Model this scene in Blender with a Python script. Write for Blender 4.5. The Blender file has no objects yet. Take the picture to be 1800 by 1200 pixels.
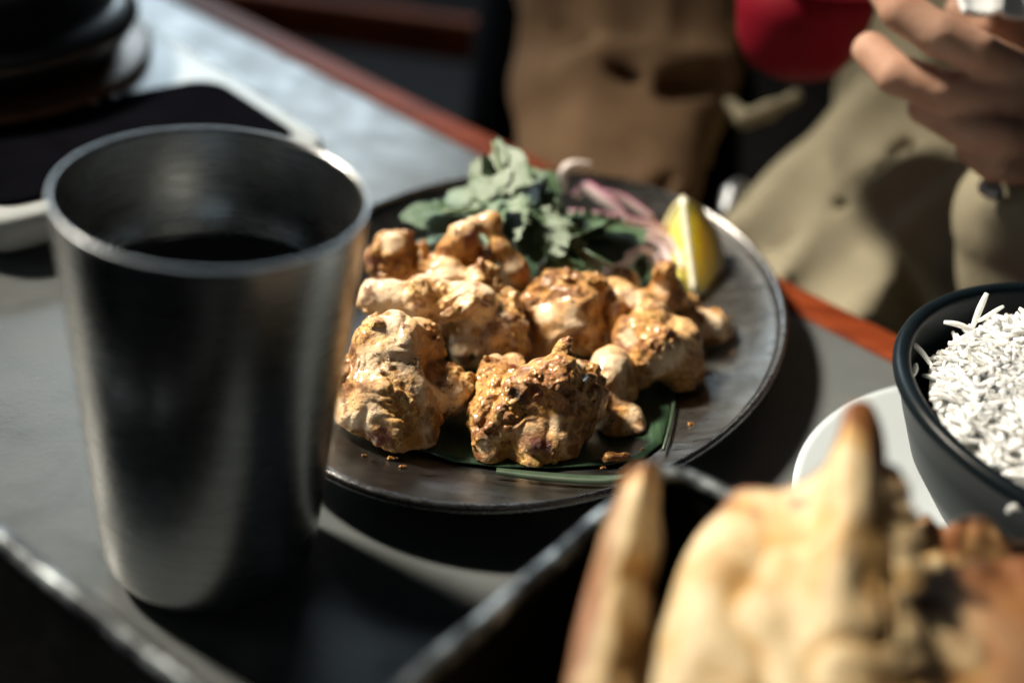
import bpy, bmesh, math, random
import numpy as np
from mathutils import Matrix, Vector

S = bpy.context.scene
COL = S.collection
rnd = random.Random(7)

# ------------------------------------------------------------------ camera
PITCH, ROLL, FPX, CH = math.radians(31.9), math.radians(7.9), 2500.0, 0.30
fw = np.array([0, math.cos(PITCH), -math.sin(PITCH)])
rt0 = np.array([1.0, 0, 0])
up0 = np.cross(rt0, fw)
cr, sr = math.cos(ROLL), math.sin(ROLL)
RT, UP = cr * rt0 + sr * up0, -sr * rt0 + cr * up0
EYE = np.array([0, 0, CH])
cam_d = bpy.data.cameras.new('camera')
cam = bpy.data.objects.new('camera', cam_d)
COL.objects.link(cam)
m = Matrix.Identity(4)
for i in range(3):
    m[i][0], m[i][1], m[i][2], m[i][3] = RT[i], UP[i], -fw[i], EYE[i]
cam.matrix_world = m
cam_d.sensor_width = 36
cam_d.lens = 50
cam_d.clip_start = 0.01
cam_d.clip_end = 50
cam_d.dof.use_dof = True
cam_d.dof.focus_distance = 0.482
cam_d.dof.aperture_fstop = 3.2
cam_d.dof.aperture_blades = 9
S.camera = cam

# ------------------------------------------------------------------ world, lamps, exposure
W = bpy.data.worlds.new('World')
S.world = W
W.use_nodes = True
W.node_tree.nodes['Background'].inputs[0].default_value = (0.55, 0.75, 1.0, 1)
W.node_tree.nodes['Background'].inputs[1].default_value = 0.011


def lamp(name, loc, target, power, col, sx, sy=None):
    l = bpy.data.lights.new(name, 'AREA')
    l.energy = power
    l.color = col
    l.size = sx
    if sy:
        l.shape = 'RECTANGLE'
        l.size_y = sy
    o = bpy.data.objects.new(name, l)
    COL.objects.link(o)
    o.location = loc
    o.rotation_euler = (Vector(target) - Vector(loc)).to_track_quat('-Z', 'Y').to_euler()
    return o




def spot(name, loc, target, power, col, radius, cone, blend):
    l = bpy.data.lights.new(name, 'SPOT')
    l.energy = power
    l.color = col
    l.shadow_soft_size = radius
    l.spot_size = math.radians(cone)
    l.spot_blend = blend
    o = bpy.data.objects.new(name, l)
    COL.objects.link(o)
    o.location = loc
    o.rotation_euler = (Vector(target) - Vector(loc)).to_track_quat('-Z', 'Y').to_euler()
    return o


spot('sunbeam_lamp', (-1.45, 1.10, 1.52), (0.07, 0.44, 0), 960, (1.0, 0.89, 0.72), 0.20, 15, 1.0)
lamp('window_lamp', (-0.75, 2.9, 0.9), (-0.1, 0.6, 0), 38, (0.74, 0.90, 1.0), 1.5, 0.65)
lamp('cup_strip_lamp', (-1.9, 0.1, 0.75), (-0.08, 0.33, 0.06), 2.2, (0.75, 0.9, 1.0), 0.4, 1.3)  # added lamp, only there to reflect as a strip on the tumbler's left side
lamp('front_fill_lamp', (1.4, -1.1, 1.5), (0.0, 0.45, 0.06), 0.9, (1.0, 0.93, 0.84), 0.28)  # added fill for the tumbler's right side and the lemon's shaded face
S.view_settings.view_transform = 'Standard'
S.view_settings.look = 'None'
S.view_settings.exposure = 0.0
S.view_settings.gamma = 1.0
S.render.engine = 'CYCLES'
S.cycles.use_denoising = True
S.cycles.max_bounces = 6
S.cycles.sample_clamp_indirect = 4.0


# ------------------------------------------------------------------ helpers
def ray(x, y):
    return RT * ((x - 900) / FPX) - UP * ((y - 600) / FPX) + fw


def P(x, y, z_mm):
    """point of the plane z = z_mm seen at photo position x, y (metres)"""
    d = ray(x, y)
    return EYE + d * ((z_mm / 1000 - CH) / d[2])


def D(x, y, depth):
    """point at photo position x, y at a distance along the view axis"""
    return EYE + ray(x, y) * depth


class Noise:
    def __init__(s, seed):
        s.a = np.random.default_rng(seed).random((32, 32, 32)).astype(np.float32)

    def __call__(s, p, scale):
        q = p / scale
        i = np.floor(q).astype(np.int32)
        f = (q - i).astype(np.float32)
        f = f * f * f * (f * (f * 6 - 15) + 10)
        i &= 31
        j = (i + 1) & 31
        x0, y0, z0 = i.T
        x1, y1, z1 = j.T
        fx, fy, fz = f.T
        a = s.a
        c00 = a[x0, y0, z0] * (1 - fx) + a[x1, y0, z0] * fx
        c10 = a[x0, y1, z0] * (1 - fx) + a[x1, y1, z0] * fx
        c01 = a[x0, y0, z1] * (1 - fx) + a[x1, y0, z1] * fx
        c11 = a[x0, y1, z1] * (1 - fx) + a[x1, y1, z1] * fx
        return (c00 * (1 - fy) + c10 * fy) * (1 - fz) + (c01 * (1 - fy) + c11 * fy) * fz


NZ = [Noise(k) for k in range(8)]


def fbm(n, p, s):
    return (n(p, s) * 0.57 + n(p + 0.31, s / 2.03) * 0.29 + n(p + 0.77, s / 4.1) * 0.14)


def smin(a, b, k):
    h = np.clip(0.5 + 0.5 * (b - a) / k, 0, 1)
    return b + (a - b) * h - k * h * (1 - h)


def sstep(a, b, x):
    t = np.clip((x - a) / (b - a), 0, 1)
    return t * t * (3 - 2 * t)


def prim(p, q):
    """signed distance of a primitive: ('s', c, r) ('e', c, (rx, ry, rz)) ('c', a, ra, b, rb)"""
    if q[0] == 's':
        return np.linalg.norm(p - q[1], axis=1) - q[2]
    if q[0] == 'e':
        r = np.array(q[2])
        v = (p - q[1])
        if len(q) > 3:
            v = v @ q[3].T
        k0 = np.linalg.norm(v / r, axis=1)
        k1 = np.linalg.norm(v / (r * r), axis=1) + 1e-9
        return k0 * (k0 - 1) / k1
    a, ra, b, rb = q[1:]
    ab = b - a
    t = np.clip((p - a) @ ab / max(ab @ ab, 1e-12), 0, 1)
    return np.linalg.norm(p - a - t[:, None] * ab, axis=1) - (ra + (rb - ra) * t)


def surface_nets(v, org, h):
    ins = v < 0
    nx, ny, nz = v.shape
    c = [ins[i:nx - 1 + i, j:ny - 1 + j, k:nz - 1 + k] for i in (0, 1) for j in (0, 1) for k in (0, 1)]
    n_in = sum(x.astype(np.int8) for x in c)
    act = (n_in > 0) & (n_in < 8)
    idx = -np.ones(act.shape, np.int32)
    ci = np.argwhere(act)
    idx[act] = np.arange(len(ci))
    acc = np.zeros((len(ci), 3))
    cnt = np.zeros(len(ci))
    offs = [np.array((i, j, k)) for i in (0, 1) for j in (0, 1) for k in (0, 1)]
    for a in range(8):
        for b in range(a + 1, 8):
            if np.abs(offs[a] - offs[b]).sum() != 1:
                continue
            pa, pb = ci + offs[a], ci + offs[b]
            va, vb = v[tuple(pa.T)], v[tuple(pb.T)]
            cross = (va < 0) != (vb < 0)
            t = np.where(cross, va / np.where(cross, va - vb, 1), 0)
            acc += np.where(cross[:, None], pa + t[:, None] * (pb - pa), 0)
            cnt += cross
    verts = org + h * acc / cnt[:, None]
    faces = []
    for ax in range(3):
        sl0 = [slice(None)] * 3
        sl1 = [slice(None)] * 3
        sl0[ax] = slice(0, -1)
        sl1[ax] = slice(1, None)
        A, B = ins[tuple(sl0)], ins[tuple(sl1)]
        e = np.argwhere(A != B)
        u, w = (ax + 1) % 3, (ax + 2) % 3
        ok = (e[:, u] > 0) & (e[:, w] > 0) & (e[:, u] < v.shape[u] - 1) & (e[:, w] < v.shape[w] - 1)
        e = e[ok]
        du = np.zeros(3, int)
        dw = np.zeros(3, int)
        du[u] = 1
        dw[w] = 1
        q = np.stack([idx[tuple((e - du - dw).T)], idx[tuple((e - dw).T)], idx[tuple(e.T)], idx[tuple((e - du).T)]], 1)
        flip = ~A[tuple(e.T)]
        q[flip] = q[flip][:, ::-1]
        faces.append(q)
    return verts, np.concatenate(faces)


def sdf_object(name, fn, lo, hi, h, mat, parent=None, color=None):
    lo, hi = np.array(lo), np.array(hi)
    n = np.ceil((hi - lo) / h).astype(int) + 1
    n = ((n + 3) // 4) * 4 + 1
    ax = [lo[i] + h * np.arange(n[i]) for i in range(3)]
    gc = np.stack(np.meshgrid(*[a[::4] for a in ax], indexing='ij'), -1)
    vc = fn(gc.reshape(-1, 3)).reshape(gc.shape[:3])
    ii = [np.minimum((np.arange(k) + 2) // 4, (k - 1) // 4) for k in n]
    v = vc[np.ix_(*ii)]
    near = np.argwhere(np.abs(v) < h * 4 * 1.3 + 0.003)
    v[tuple(near.T)] = fn(lo + h * near)
    verts, faces = surface_nets(v, lo, h)
    me = bpy.data.meshes.new(name)
    me.vertices.add(len(verts))
    me.vertices.foreach_set('co', verts.astype(np.float32).ravel())
    me.loops.add(faces.size)
    me.loops.foreach_set('vertex_index', faces.ravel().astype(np.int32))
    me.polygons.add(len(faces))
    me.polygons.foreach_set('loop_start', np.arange(0, faces.size, 4, dtype=np.int32))
    me.polygons.foreach_set('use_smooth', np.ones(len(faces), bool))
    me.update(calc_edges=True)
    me.validate()
    if color is not None:
        for an, arr in color(verts).items():
            at = me.color_attributes.new(an, 'FLOAT_COLOR', 'POINT')
            c = np.ones((len(verts), 4), np.float32)
            c[:, :3] = arr
            at.data.foreach_set('color', c.ravel())
    return link(name, me, mat, parent)


def link(name, me, mat, parent=None):
    o = bpy.data.objects.new(name, me)
    COL.objects.link(o)
    if mat is not None and len(me.materials) == 0:
        me.materials.append(mat)
    if parent is not None:
        o.parent = parent
    return o


def mesh(name, verts, faces, mat, parent=None, smooth=True):
    me = bpy.data.meshes.new(name)
    me.from_pydata([tuple(map(float, v)) for v in verts], [], [tuple(map(int, f)) for f in faces])
    bm = bmesh.new()
    bm.from_mesh(me)
    bmesh.ops.recalc_face_normals(bm, faces=bm.faces)
    bm.to_mesh(me)
    bm.free()
    if smooth:
        me.polygons.foreach_set('use_smooth', np.ones(len(me.polygons), bool))
    return link(name, me, mat, parent)


def tag(o, label, cat, group=None, kind=None):
    o['label'] = label
    o['category'] = cat
    if group:
        o['group'] = group
    if kind:
        o['kind'] = kind
    return o


def thing(name, label, cat, loc=(0, 0, 0), group=None):
    o = bpy.data.objects.new(name, None)
    COL.objects.link(o)
    o.location = loc
    o.empty_display_size = 0.02
    return tag(o, label, cat, group)


def lathe(name, prof, mat, parent=None, seg=96, center=(0, 0, 0), ax=(1, 1), rot=0.0):
    """prof: list of (r, z); ax scales the ring to an oval turned by rot"""
    v, f = [], []
    n = len(prof)
    ca, sa = math.cos(rot), math.sin(rot)
    for r, z in prof:
        for k in range(seg):
            t = 2 * math.pi * k / seg
            x, y = r * ax[0] * math.cos(t), r * ax[1] * math.sin(t)
            v.append((center[0] + x * ca - y * sa, center[1] + x * sa + y * ca, center[2] + z))
    for i in range(n - 1):
        for k in range(seg):
            a, b = i * seg + k, i * seg + (k + 1) % seg
            f.append((a, b, b + seg, a + seg))
    if prof[0][0] > 1e-6:
        f.append(tuple(range(seg)))
    if prof[-1][0] > 1e-6:
        f.append(tuple(range((n - 1) * seg, n * seg)))
    return mesh(name, v, f, mat, parent)


def tube(name, pts, rad, mat, parent=None, sides=8, flat=1.0, cap=True):
    pts = [np.array(p, float) for p in pts]
    v, f = [], []
    nrm = None
    for i, p in enumerate(pts):
        t = pts[min(i + 1, len(pts) - 1)] - pts[max(i - 1, 0)]
        t /= np.linalg.norm(t) + 1e-12
        if nrm is None:
            nrm = np.cross(t, (0.13, 0.2, 0.97))
        nrm = nrm - t * (nrm @ t)
        nrm /= np.linalg.norm(nrm) + 1e-12
        b = np.cross(t, nrm)
        r = rad[i] if hasattr(rad, '__len__') else rad
        for k in range(sides):
            a = 2 * math.pi * k / sides
            v.append(p + nrm * r * math.cos(a) + b * r * flat * math.sin(a))
    for i in range(len(pts) - 1):
        for k in range(sides):
            a, b_ = i * sides + k, i * sides + (k + 1) % sides
            f.append((a, b_, b_ + sides, a + sides))
    if cap:
        f.append(tuple(range(sides)))
        f.append(tuple(range((len(pts) - 1) * sides, len(pts) * sides)))
    return mesh(name, v, f, mat, parent)


def bez(pts, n):
    """Catmull-Rom through the points"""
    pts = [np.array(p, float) for p in pts]
    q = [2 * pts[0] - pts[1]] + pts + [2 * pts[-1] - pts[-2]]
    out = []
    for i in range(1, len(q) - 2):
        for k in range(n):
            t = k / n
            a, b, c, d = q[i - 1:i + 3]
            out.append(0.5 * (2 * b + (c - a) * t + (2 * a - 5 * b + 4 * c - d) * t * t + (3 * b - a - 3 * c + d) * t ** 3))
    out.append(pts[-1])
    return out


# ------------------------------------------------------------------ materials
class M:
    def __init__(s, name):
        s.m = bpy.data.materials.new(name)
        s.m.use_nodes = True
        s.t = s.m.node_tree
        s.b = s.t.nodes['Principled BSDF']

    def n(s, typ, **kw):
        x = s.t.nodes.new(typ)
        for k, v in kw.items():
            if k.startswith('i_'):
                x.inputs[k[2:].replace('_', ' ')].default_value = v
            else:
                setattr(x, k, v)
        return x

    def l(s, a, b):
        s.t.links.new(a, b)

    def set(s, **kw):
        for k, v in kw.items():
            s.b.inputs[k.replace('_', ' ')].default_value = v
        return s

    def noise(s, scale, detail=4, rough=0.55, coords='Object', stretch=None):
        tc = s.n('ShaderNodeTexCoord')
        x = s.n('ShaderNodeTexNoise')
        x.inputs['Scale'].default_value = scale
        x.inputs['Detail'].default_value = detail
        x.inputs['Roughness'].default_value = rough
        if stretch:
            mp = s.n('ShaderNodeMapping')
            mp.inputs['Scale'].default_value = stretch[0]
            mp.inputs['Rotation'].default_value = stretch[1]
            s.l(tc.outputs[coords], mp.inputs['Vector'])
            s.l(mp.outputs[0], x.inputs['Vector'])
        else:
            s.l(tc.outputs[coords], x.inputs['Vector'])
        return x.outputs['Fac']

    def ramp(s, fac, stops):
        r = s.n('ShaderNodeValToRGB')
        e = r.color_ramp.elements
        while len(e) < len(stops):
            e.new(0.5)
        for q, (p, c) in zip(e, stops):
            q.position = p
            q.color = (*c, 1) if hasattr(c, '__len__') else (c, c, c, 1)
        s.l(fac, r.inputs[0])
        return r.outputs[0]

    def mix(s, fac, a, b):
        x = s.n('ShaderNodeMix', data_type='RGBA')
        if hasattr(fac, 'links'):
            s.l(fac, x.inputs[0])
        else:
            x.inputs[0].default_value = fac
        for q, i in ((a, 6), (b, 7)):
            if hasattr(q, 'links'):
                s.l(q, x.inputs[i])
            else:
                x.inputs[i].default_value = (*q, 1)
        return x.outputs[2]

    def bump(s, h, strength, dist):
        x = s.n('ShaderNodeBump')
        x.inputs['Strength'].default_value = strength
        x.inputs['Distance'].default_value = dist
        s.l(h, x.inputs['Height'])
        if s.b.inputs['Normal'].links:
            s.l(s.b.inputs['Normal'].links[0].from_socket, x.inputs['Normal'])
        s.l(x.outputs[0], s.b.inputs['Normal'])
        return s

    def color(s, sock):
        s.l(sock, s.b.inputs['Base Color'])
        return s

    def rough(s, sock):
        s.l(sock, s.b.inputs['Roughness'])
        return s


def plain(name, col, rough=0.5, metal=0.0, var=0.25, scale=60, bump=0.0):
    k = M(name)
    k.set(Roughness=rough, Metallic=metal)
    n = k.noise(scale)
    k.color(k.ramp(n, [(0.3, tuple(c * (1 - var) for c in col)), (0.7, tuple(min(1, c * (1 + var)) for c in col))]))
    if bump:
        k.bump(n, 0.5, bump)
    return k.m


def mat_stone():
    k = M('grey_stone')
    big = k.noise(9, 5, 0.6)
    c = k.ramp(big, [(0.3, (0.078, 0.088, 0.092)), (0.7, (0.112, 0.124, 0.127))])
    fine = k.noise(420, 3, 0.6)
    c = k.mix(k.ramp(fine, [(0.30, 0.4), (0.5, 0.0)]), c, (0.10, 0.108, 0.11))
    sc = k.noise(70, 6, 0.75, stretch=((1, 3.2, 1), (0, 0, 0.5)))
    c = k.mix(k.ramp(sc, [(0.64, 0.0), (0.70, 0.55)]), c, (0.34, 0.35, 0.35))
    st = k.noise(22, 7, 0.7)
    c = k.mix(k.ramp(st, [(0.56, 0.0), (0.66, 0.35)]), c, (0.075, 0.078, 0.078))
    k.color(c)
    k.rough(k.ramp(k.noise(40, 6, 0.7), [(0.3, 0.26), (0.7, 0.50)]))
    k.b.inputs['Specular IOR Level'].default_value = 0.4
    k.bump(fine, 0.25, 0.0003)
    return k.m


def mat_steel(name, c0, c1, r0, r1, streak, scratch=0.3, dirt=None):
    k = M(name)
    k.set(Metallic=1.0)
    n = k.noise(18, 5, 0.6)
    col = k.ramp(n, [(0.3, c0), (0.7, c1)])
    if dirt:
        col = k.mix(k.ramp(k.noise(30, 6, 0.7), [(0.5, 0.0), (0.68, 0.75)]), col, dirt)
    k.color(col)
    s = k.noise(6, 6, 0.7, stretch=streak)
    k.rough(k.ramp(s, [(0.25, r0), (0.75, r1)]))
    k.bump(s, scratch, 0.0004)
    k.bump(n, 0.3, 0.0012)
    return k.m


def mat_chicken():
    k = M('tandoori_chicken')
    at = k.n('ShaderNodeAttribute', attribute_name='Col')
    ma = k.n('ShaderNodeAttribute', attribute_name='Msk')
    sep = k.n('ShaderNodeSeparateColor')
    k.l(ma.outputs['Color'], sep.inputs[0])
    crust = sep.outputs[0]
    g = k.noise(950, 5, 0.7)
    g2 = k.noise(330, 5, 0.65)
    c = at.outputs['Color']
    # spice speckle on the crust
    mul = k.n('ShaderNodeMath', operation='MULTIPLY')
    k.l(k.ramp(g, [(0.48, 0.0), (0.60, 0.9)]), mul.inputs[0])
    k.l(crust, mul.inputs[1])
    c = k.mix(mul.outputs[0], c, (0.22, 0.075, 0.018))
    mu2 = k.n('ShaderNodeMath', operation='MULTIPLY')
    k.l(k.ramp(g2, [(0.36, 0.6), (0.52, 0.0)]), mu2.inputs[0])
    k.l(crust, mu2.inputs[1])
    c = k.mix(mu2.outputs[0], c, (0.40, 0.16, 0.035))
    mu3 = k.n('ShaderNodeMath', operation='MULTIPLY')
    k.l(k.ramp(k.noise(700, 4, 0.6), [(0.60, 0.0), (0.70, 0.45)]), mu3.inputs[0])
    k.l(crust, mu3.inputs[1])
    c = k.mix(mu3.outputs[0], c, (0.80, 0.62, 0.32))
    c = k.mix(k.ramp(k.noise(610, 2, 0.5), [(0.685, 0.0), (0.71, 0.9)]), c, (0.03, 0.02, 0.012))
    c = k.mix(k.ramp(k.noise(240, 2, 0.5), [(0.70, 0.0), (0.725, 0.85)]), c, (0.06, 0.09, 0.025))
    k.color(c)
    k.set(IOR=1.45)
    k.b.inputs['Subsurface Weight'].default_value = 0.2
    k.b.inputs['Subsurface Radius'].default_value = (1.0, 0.5, 0.3)
    k.b.inputs['Subsurface Scale'].default_value = 0.0012
    rr = k.ramp(k.noise(150, 4, 0.6), [(0.35, 0.20), (0.65, 0.45)])
    k.rough(rr)
    k.b.inputs['Coat Weight'].default_value = 0.45
    k.b.inputs['Coat Roughness'].default_value = 0.14
    k.bump(g, 0.9, 0.0009)
    k.bump(g2, 0.75, 0.0016)
    return k.m


def mat_vcol(name, rough=0.6, sss=0.0, fine=(500, 0.3, 0.0006), coat=0.0):
    k = M(name)
    at = k.n('ShaderNodeAttribute', attribute_name='Col')
    g = k.noise(fine[0], 4, 0.65)
    c = k.mix(k.ramp(g, [(0.35, 0.35), (0.6, 0.0)]), at.outputs['Color'], (0.25, 0.11, 0.03)) if sss >= 0 else at.outputs['Color']
    k.color(c)
    k.set(Roughness=rough)
    if sss > 0:
        k.b.inputs['Subsurface Weight'].default_value = sss
        k.b.inputs['Subsurface Radius'].default_value = (1, 0.5, 0.25)
        k.b.inputs['Subsurface Scale'].default_value = 0.003
    k.b.inputs['Coat Weight'].default_value = coat
    k.bump(g, fine[1], fine[2])
    return k.m


def mat_wood():
    k = M('red_brown_wood')
    n = k.noise(14, 6, 0.65, stretch=((1.2, 14, 14), (0, 0, math.radians(38.2))))
    k.color(k.ramp(n, [(0.28, (0.05, 0.010, 0.004)), (0.5, (0.16, 0.030, 0.009)), (0.75, (0.26, 0.056, 0.017))]))
    k.set(Roughness=0.55)
    k.b.inputs['Specular IOR Level'].default_value = 0.06
    k.bump(n, 0.3, 0.0006)
    return k.m


def mat_leaf():
    k = M('herb_leaf')
    n = k.noise(160, 4, 0.6)
    k.color(k.ramp(n, [(0.3, (0.034, 0.078, 0.036)), (0.7, (0.098, 0.152, 0.085))]))
    k.set(Roughness=0.42)
    k.b.inputs['Transmission Weight'].default_value = 0.0
    k.bump(n, 0.35, 0.0004)
    return k.m


def mat_banana():
    k = M('banana_leaf')
    v = k.noise(55, 3, 0.5, stretch=((9.0, 0.35, 1), (0, 0, math.radians(28))))
    k.color(k.ramp(v, [(0.35, (0.016, 0.040, 0.021)), (0.65, (0.034, 0.070, 0.038))]))
    k.set(Roughness=0.33)
    k.bump(v, 0.4, 0.0005)
    return k.m


stone = mat_stone()
wood = mat_wood()
chick = mat_chicken()
cup_steel = mat_steel('brushed_tumbler_steel', (0.34, 0.36, 0.37), (0.44, 0.455, 0.46), 0.20, 0.34, ((6, 6, 90), (0, 0, 0)), 0.12)
rim_steel = mat_steel('bright_rim_steel', (0.20, 0.21, 0.22), (0.30, 0.31, 0.32), 0.28, 0.4, ((30, 30, 30), (0, 0, 0)), 0.1)
plate_steel = mat_steel('worn_dark_plate_steel', (0.20, 0.20, 0.197), (0.30, 0.30, 0.295), 0.24, 0.40, ((14, 40, 14), (0, 0, 0.9)), 0.08, dirt=(0.13, 0.115, 0.095))
plate_rim = mat_steel('blackened_plate_rim', (0.10, 0.10, 0.105), (0.34, 0.34, 0.345), 0.2, 0.36, ((40, 40, 40), (0, 0, 0)), 0.5)
black_gloss = plain('black_gloss', (0.004, 0.004, 0.006), 0.16, 0, 0.2)
black_gloss.node_tree.nodes['Principled BSDF'].inputs['Specular IOR Level'].default_value = 0.0
black_pot = plain('black_pot_glaze', (0.007, 0.007, 0.008), 0.28, 0, 0.3)
white_enamel = plain('white_enamel', (0.46, 0.50, 0.51), 0.4, 0, 0.05)


# ================================================================== LARGE STRUCTURE
def mm(*a):
    return tuple(x / 1000 for x in a)


EDGE_A = math.radians(-38.2)
eu = np.array([math.cos(EDGE_A), math.sin(EDGE_A), 0])       # along the table edge
ev = np.array([-math.sin(EDGE_A), math.cos(EDGE_A), 0])      # outwards, away from the viewer
E0 = np.array([-0.033, 0.6555, 0])


def table_build():
    t = thing('table', 'grey stone restaurant table top with red brown wooden edge', 'table', (0, 0, 0))
    # slab: far side ends at the wooden strip
    a, b = E0 - eu * 1.0, E0 + eu * 0.75
    depth = 0.85
    v = []
    for z in (0.0, -0.03):
        for q in (a, b, b - ev * depth, a - ev * depth):
            v.append((q[0], q[1], z))
    f = [(0, 1, 2, 3), (4, 5, 6, 7), (0, 1, 5, 4), (1, 2, 6, 5), (2, 3, 7, 6), (3, 0, 4, 7)]
    mesh('stone_top', v, f, stone, t, smooth=False)
    # rounded strip, profile in (outward, z)
    w = 0.023
    prof = [(0.0006, -0.032), (0.0006, 0.0002), (0.002, 0.0016), (0.006, 0.0022), (w - 0.006, 0.0022), (w - 0.002, 0.0005), (w, -0.004), (w, -0.032)]
    v, f = [], []
    N = 40
    for i in range(N + 1):
        q = E0 - eu * 1.0 + eu * 1.75 * i / N
        for (o, z) in prof:
            p = q + ev * o
            v.append((p[0], p[1], z))
    n = len(prof)
    for i in range(N):
        for k in range(n):
            f.append((i * n + k, i * n + (k + 1) % n, (i + 1) * n + (k + 1) % n, (i + 1) * n + k))
    f += [tuple(range(n)), tuple(range(N * n, N * n + n))]
    mesh('wooden_edge', v, f, wood, t, smooth=False)
    # apron and legs under the top
    for s, o in ((-0.85, -0.1), (0.62, -0.1), (-0.85, -0.75), (0.62, -0.75)):
        q = E0 + eu * s + ev * o
        c = [(q + eu * dx * 0.03 + ev * dy * 0.03) for dx, dy in ((-1, -1), (1, -1), (1, 1), (-1, 1))]
        v = [(p[0], p[1], -0.03) for p in c] + [(p[0], p[1], -0.75) for p in c]
        mesh('leg', v, [(0, 1, 2, 3), (4, 5, 6, 7), (0, 1, 5, 4), (1, 2, 6, 5), (2, 3, 7, 6), (3, 0, 4, 7)], wood, t, smooth=False)


table_build()
flo = mesh('floor', [(-4, -3, -0.75), (4, -3, -0.75), (4, 6, -0.75), (-4, 6, -0.75)], [(0, 1, 2, 3)], plain('dark_floor', (0.008, 0.006, 0.006), 0.9, 0, 0.3, 5), smooth=False)
flo['kind'] = 'structure'


# ================================================================== STEEL TUMBLER
CUP = np.array([-0.0835, 0.3321, 0.0])


def tumbler():
    t = thing('steel_tumbler', 'tall brushed steel tumbler with tapered sides in the left foreground', 'tumbler', CUP)
    Rb, Rt, Hc = 0.0315, 0.0415, 0.1262

    def ro(z):
        return Rb + (Rt - Rb) * (z / Hc)
    prof = [(0.0, 0.0018), (0.018, 0.0016), (0.020, 0.0)]
    cr_ = 0.011
    for k in range(0, 9):
        a = k / 8 * math.pi / 2
        z = cr_ * (1 - math.cos(a))
        prof.append((ro(cr_) - cr_ + cr_ * math.sin(a) - 0.0004, z))
    for z in list(np.linspace(cr_ + 0.004, Hc - 0.004, 14)) + [Hc - 0.0012, Hc - 0.0008]:
        prof.append((ro(z), z))
    out = list(prof)
    inner = [(ro(z) - 0.0012, z) for z in [Hc - 0.0008, Hc - 0.0012] + list(np.linspace(Hc - 0.004, 0.012, 14))] + [(0.020, 0.005), (0.0, 0.004)]
    lathe('cup_body', out + inner, cup_steel, t, 128)
    # rolled lip
    v, f = [], []
    n1, n2 = 128, 10
    for i in range(n1):
        a = 2 * math.pi * i / n1
        for k in range(n2):
            b = 2 * math.pi * k / n2
            r = Rt - 0.0005 + 0.00062 * math.cos(b)
            v.append((r * math.cos(a), r * math.sin(a), Hc - 0.0004 + 0.0006 * math.sin(b)))
    for i in range(n1):
        for k in range(n2):
            f.append((i * n2 + k, ((i + 1) % n1) * n2 + k, ((i + 1) % n1) * n2 + (k + 1) % n2, i * n2 + (k + 1) % n2))
    mesh('rolled_rim', v, f, rim_steel, t)
    zl = 0.093
    w = M('dark_drink')
    w.set(Roughness=0.04, IOR=1.33)
    w.color(w.ramp(w.noise(30), [(0.3, (0.012, 0.013, 0.014)), (0.7, (0.02, 0.02, 0.02))]))
    rl = ro(zl) - 0.0014
    d = lathe('drink', [(0, zl - CUP[2]), (rl - 0.002, zl), (rl - 0.0003, zl + 0.0007), (rl - 0.0003, zl - 0.004), (0, zl - 0.004)], w.m, None, 96, CUP)
    tag(d, 'dark drink with a still surface inside the steel tumbler', 'drink')


tumbler()

# ================================================================== PLATE
PC = np.array([0.0054, 0.4808])
PA, PB, PROT = 0.1343, 0.0971, math.radians(67.7)


def plate_t(x, y):
    dx, dy = x - PC[0], y - PC[1]
    a = dx * math.cos(PROT) + dy * math.sin(PROT)
    b = -dx * math.sin(PROT) + dy * math.cos(PROT)
    return np.sqrt((a / PA) ** 2 + (b / PB) ** 2)


PLATE_PROF = [(0, 0.0045), (0.62, 0.0045), (0.70, 0.0055), (0.78, 0.0085), (0.88, 0.0120), (0.96, 0.0150), (0.985, 0.0170)]


def plate_z(x, y):
    return np.interp(plate_t(x, y), [q[0] for q in PLATE_PROF], [q[1] for q in PLATE_PROF])


def plate():
    t = thing('oval_plate', 'oval dark steel plate carrying the grilled chicken', 'plate', (PC[0], PC[1], 0))
    up_ = PLATE_PROF
    dn = [(0.98, 0.0140), (0.95, 0.0128), (0.88, 0.0098), (0.78, 0.0063), (0.70, 0.0030), (0.62, 0.0012), (0.0, 0.0012)]
    lathe('plate_body', up_ + dn, plate_steel, t, 160, (0, 0, 0), (PA, PB), PROT)
    prof = []
    for k in range(13):
        a = 2 * math.pi * k / 12
        prof.append((0.992 + 0.0135 * math.cos(a), 0.0163 + 0.0019 * math.sin(a)))
    v, f = [], []
    n1, n2 = 160, 12
    for i in range(n1):
        a = 2 * math.pi * i / n1
        for k in range(n2):
            r, z = prof[k]
            x, y = r * PA * math.cos(a), r * PB * math.sin(a)
            v.append((x * math.cos(PROT) - y * math.sin(PROT), x * math.sin(PROT) + y * math.cos(PROT), z))
    for i in range(n1):
        for k in range(n2):
            f.append((i * n2 + k, ((i + 1) % n1) * n2 + k, ((i + 1) % n1) * n2 + (k + 1) % n2, i * n2 + (k + 1) % n2))
    mesh('plate_rim', v, f, plate_rim, t)


plate()

# ================================================================== BANANA LEAF
LEAF_Z = 0.0016


def on_plate(x, y, lift):
    z = 0.006
    for _ in range(8):
        p = P(x, y, z * 1000)
        z = float(plate_z(p[0], p[1])) + lift
    return P(x, y, z * 1000)



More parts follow.
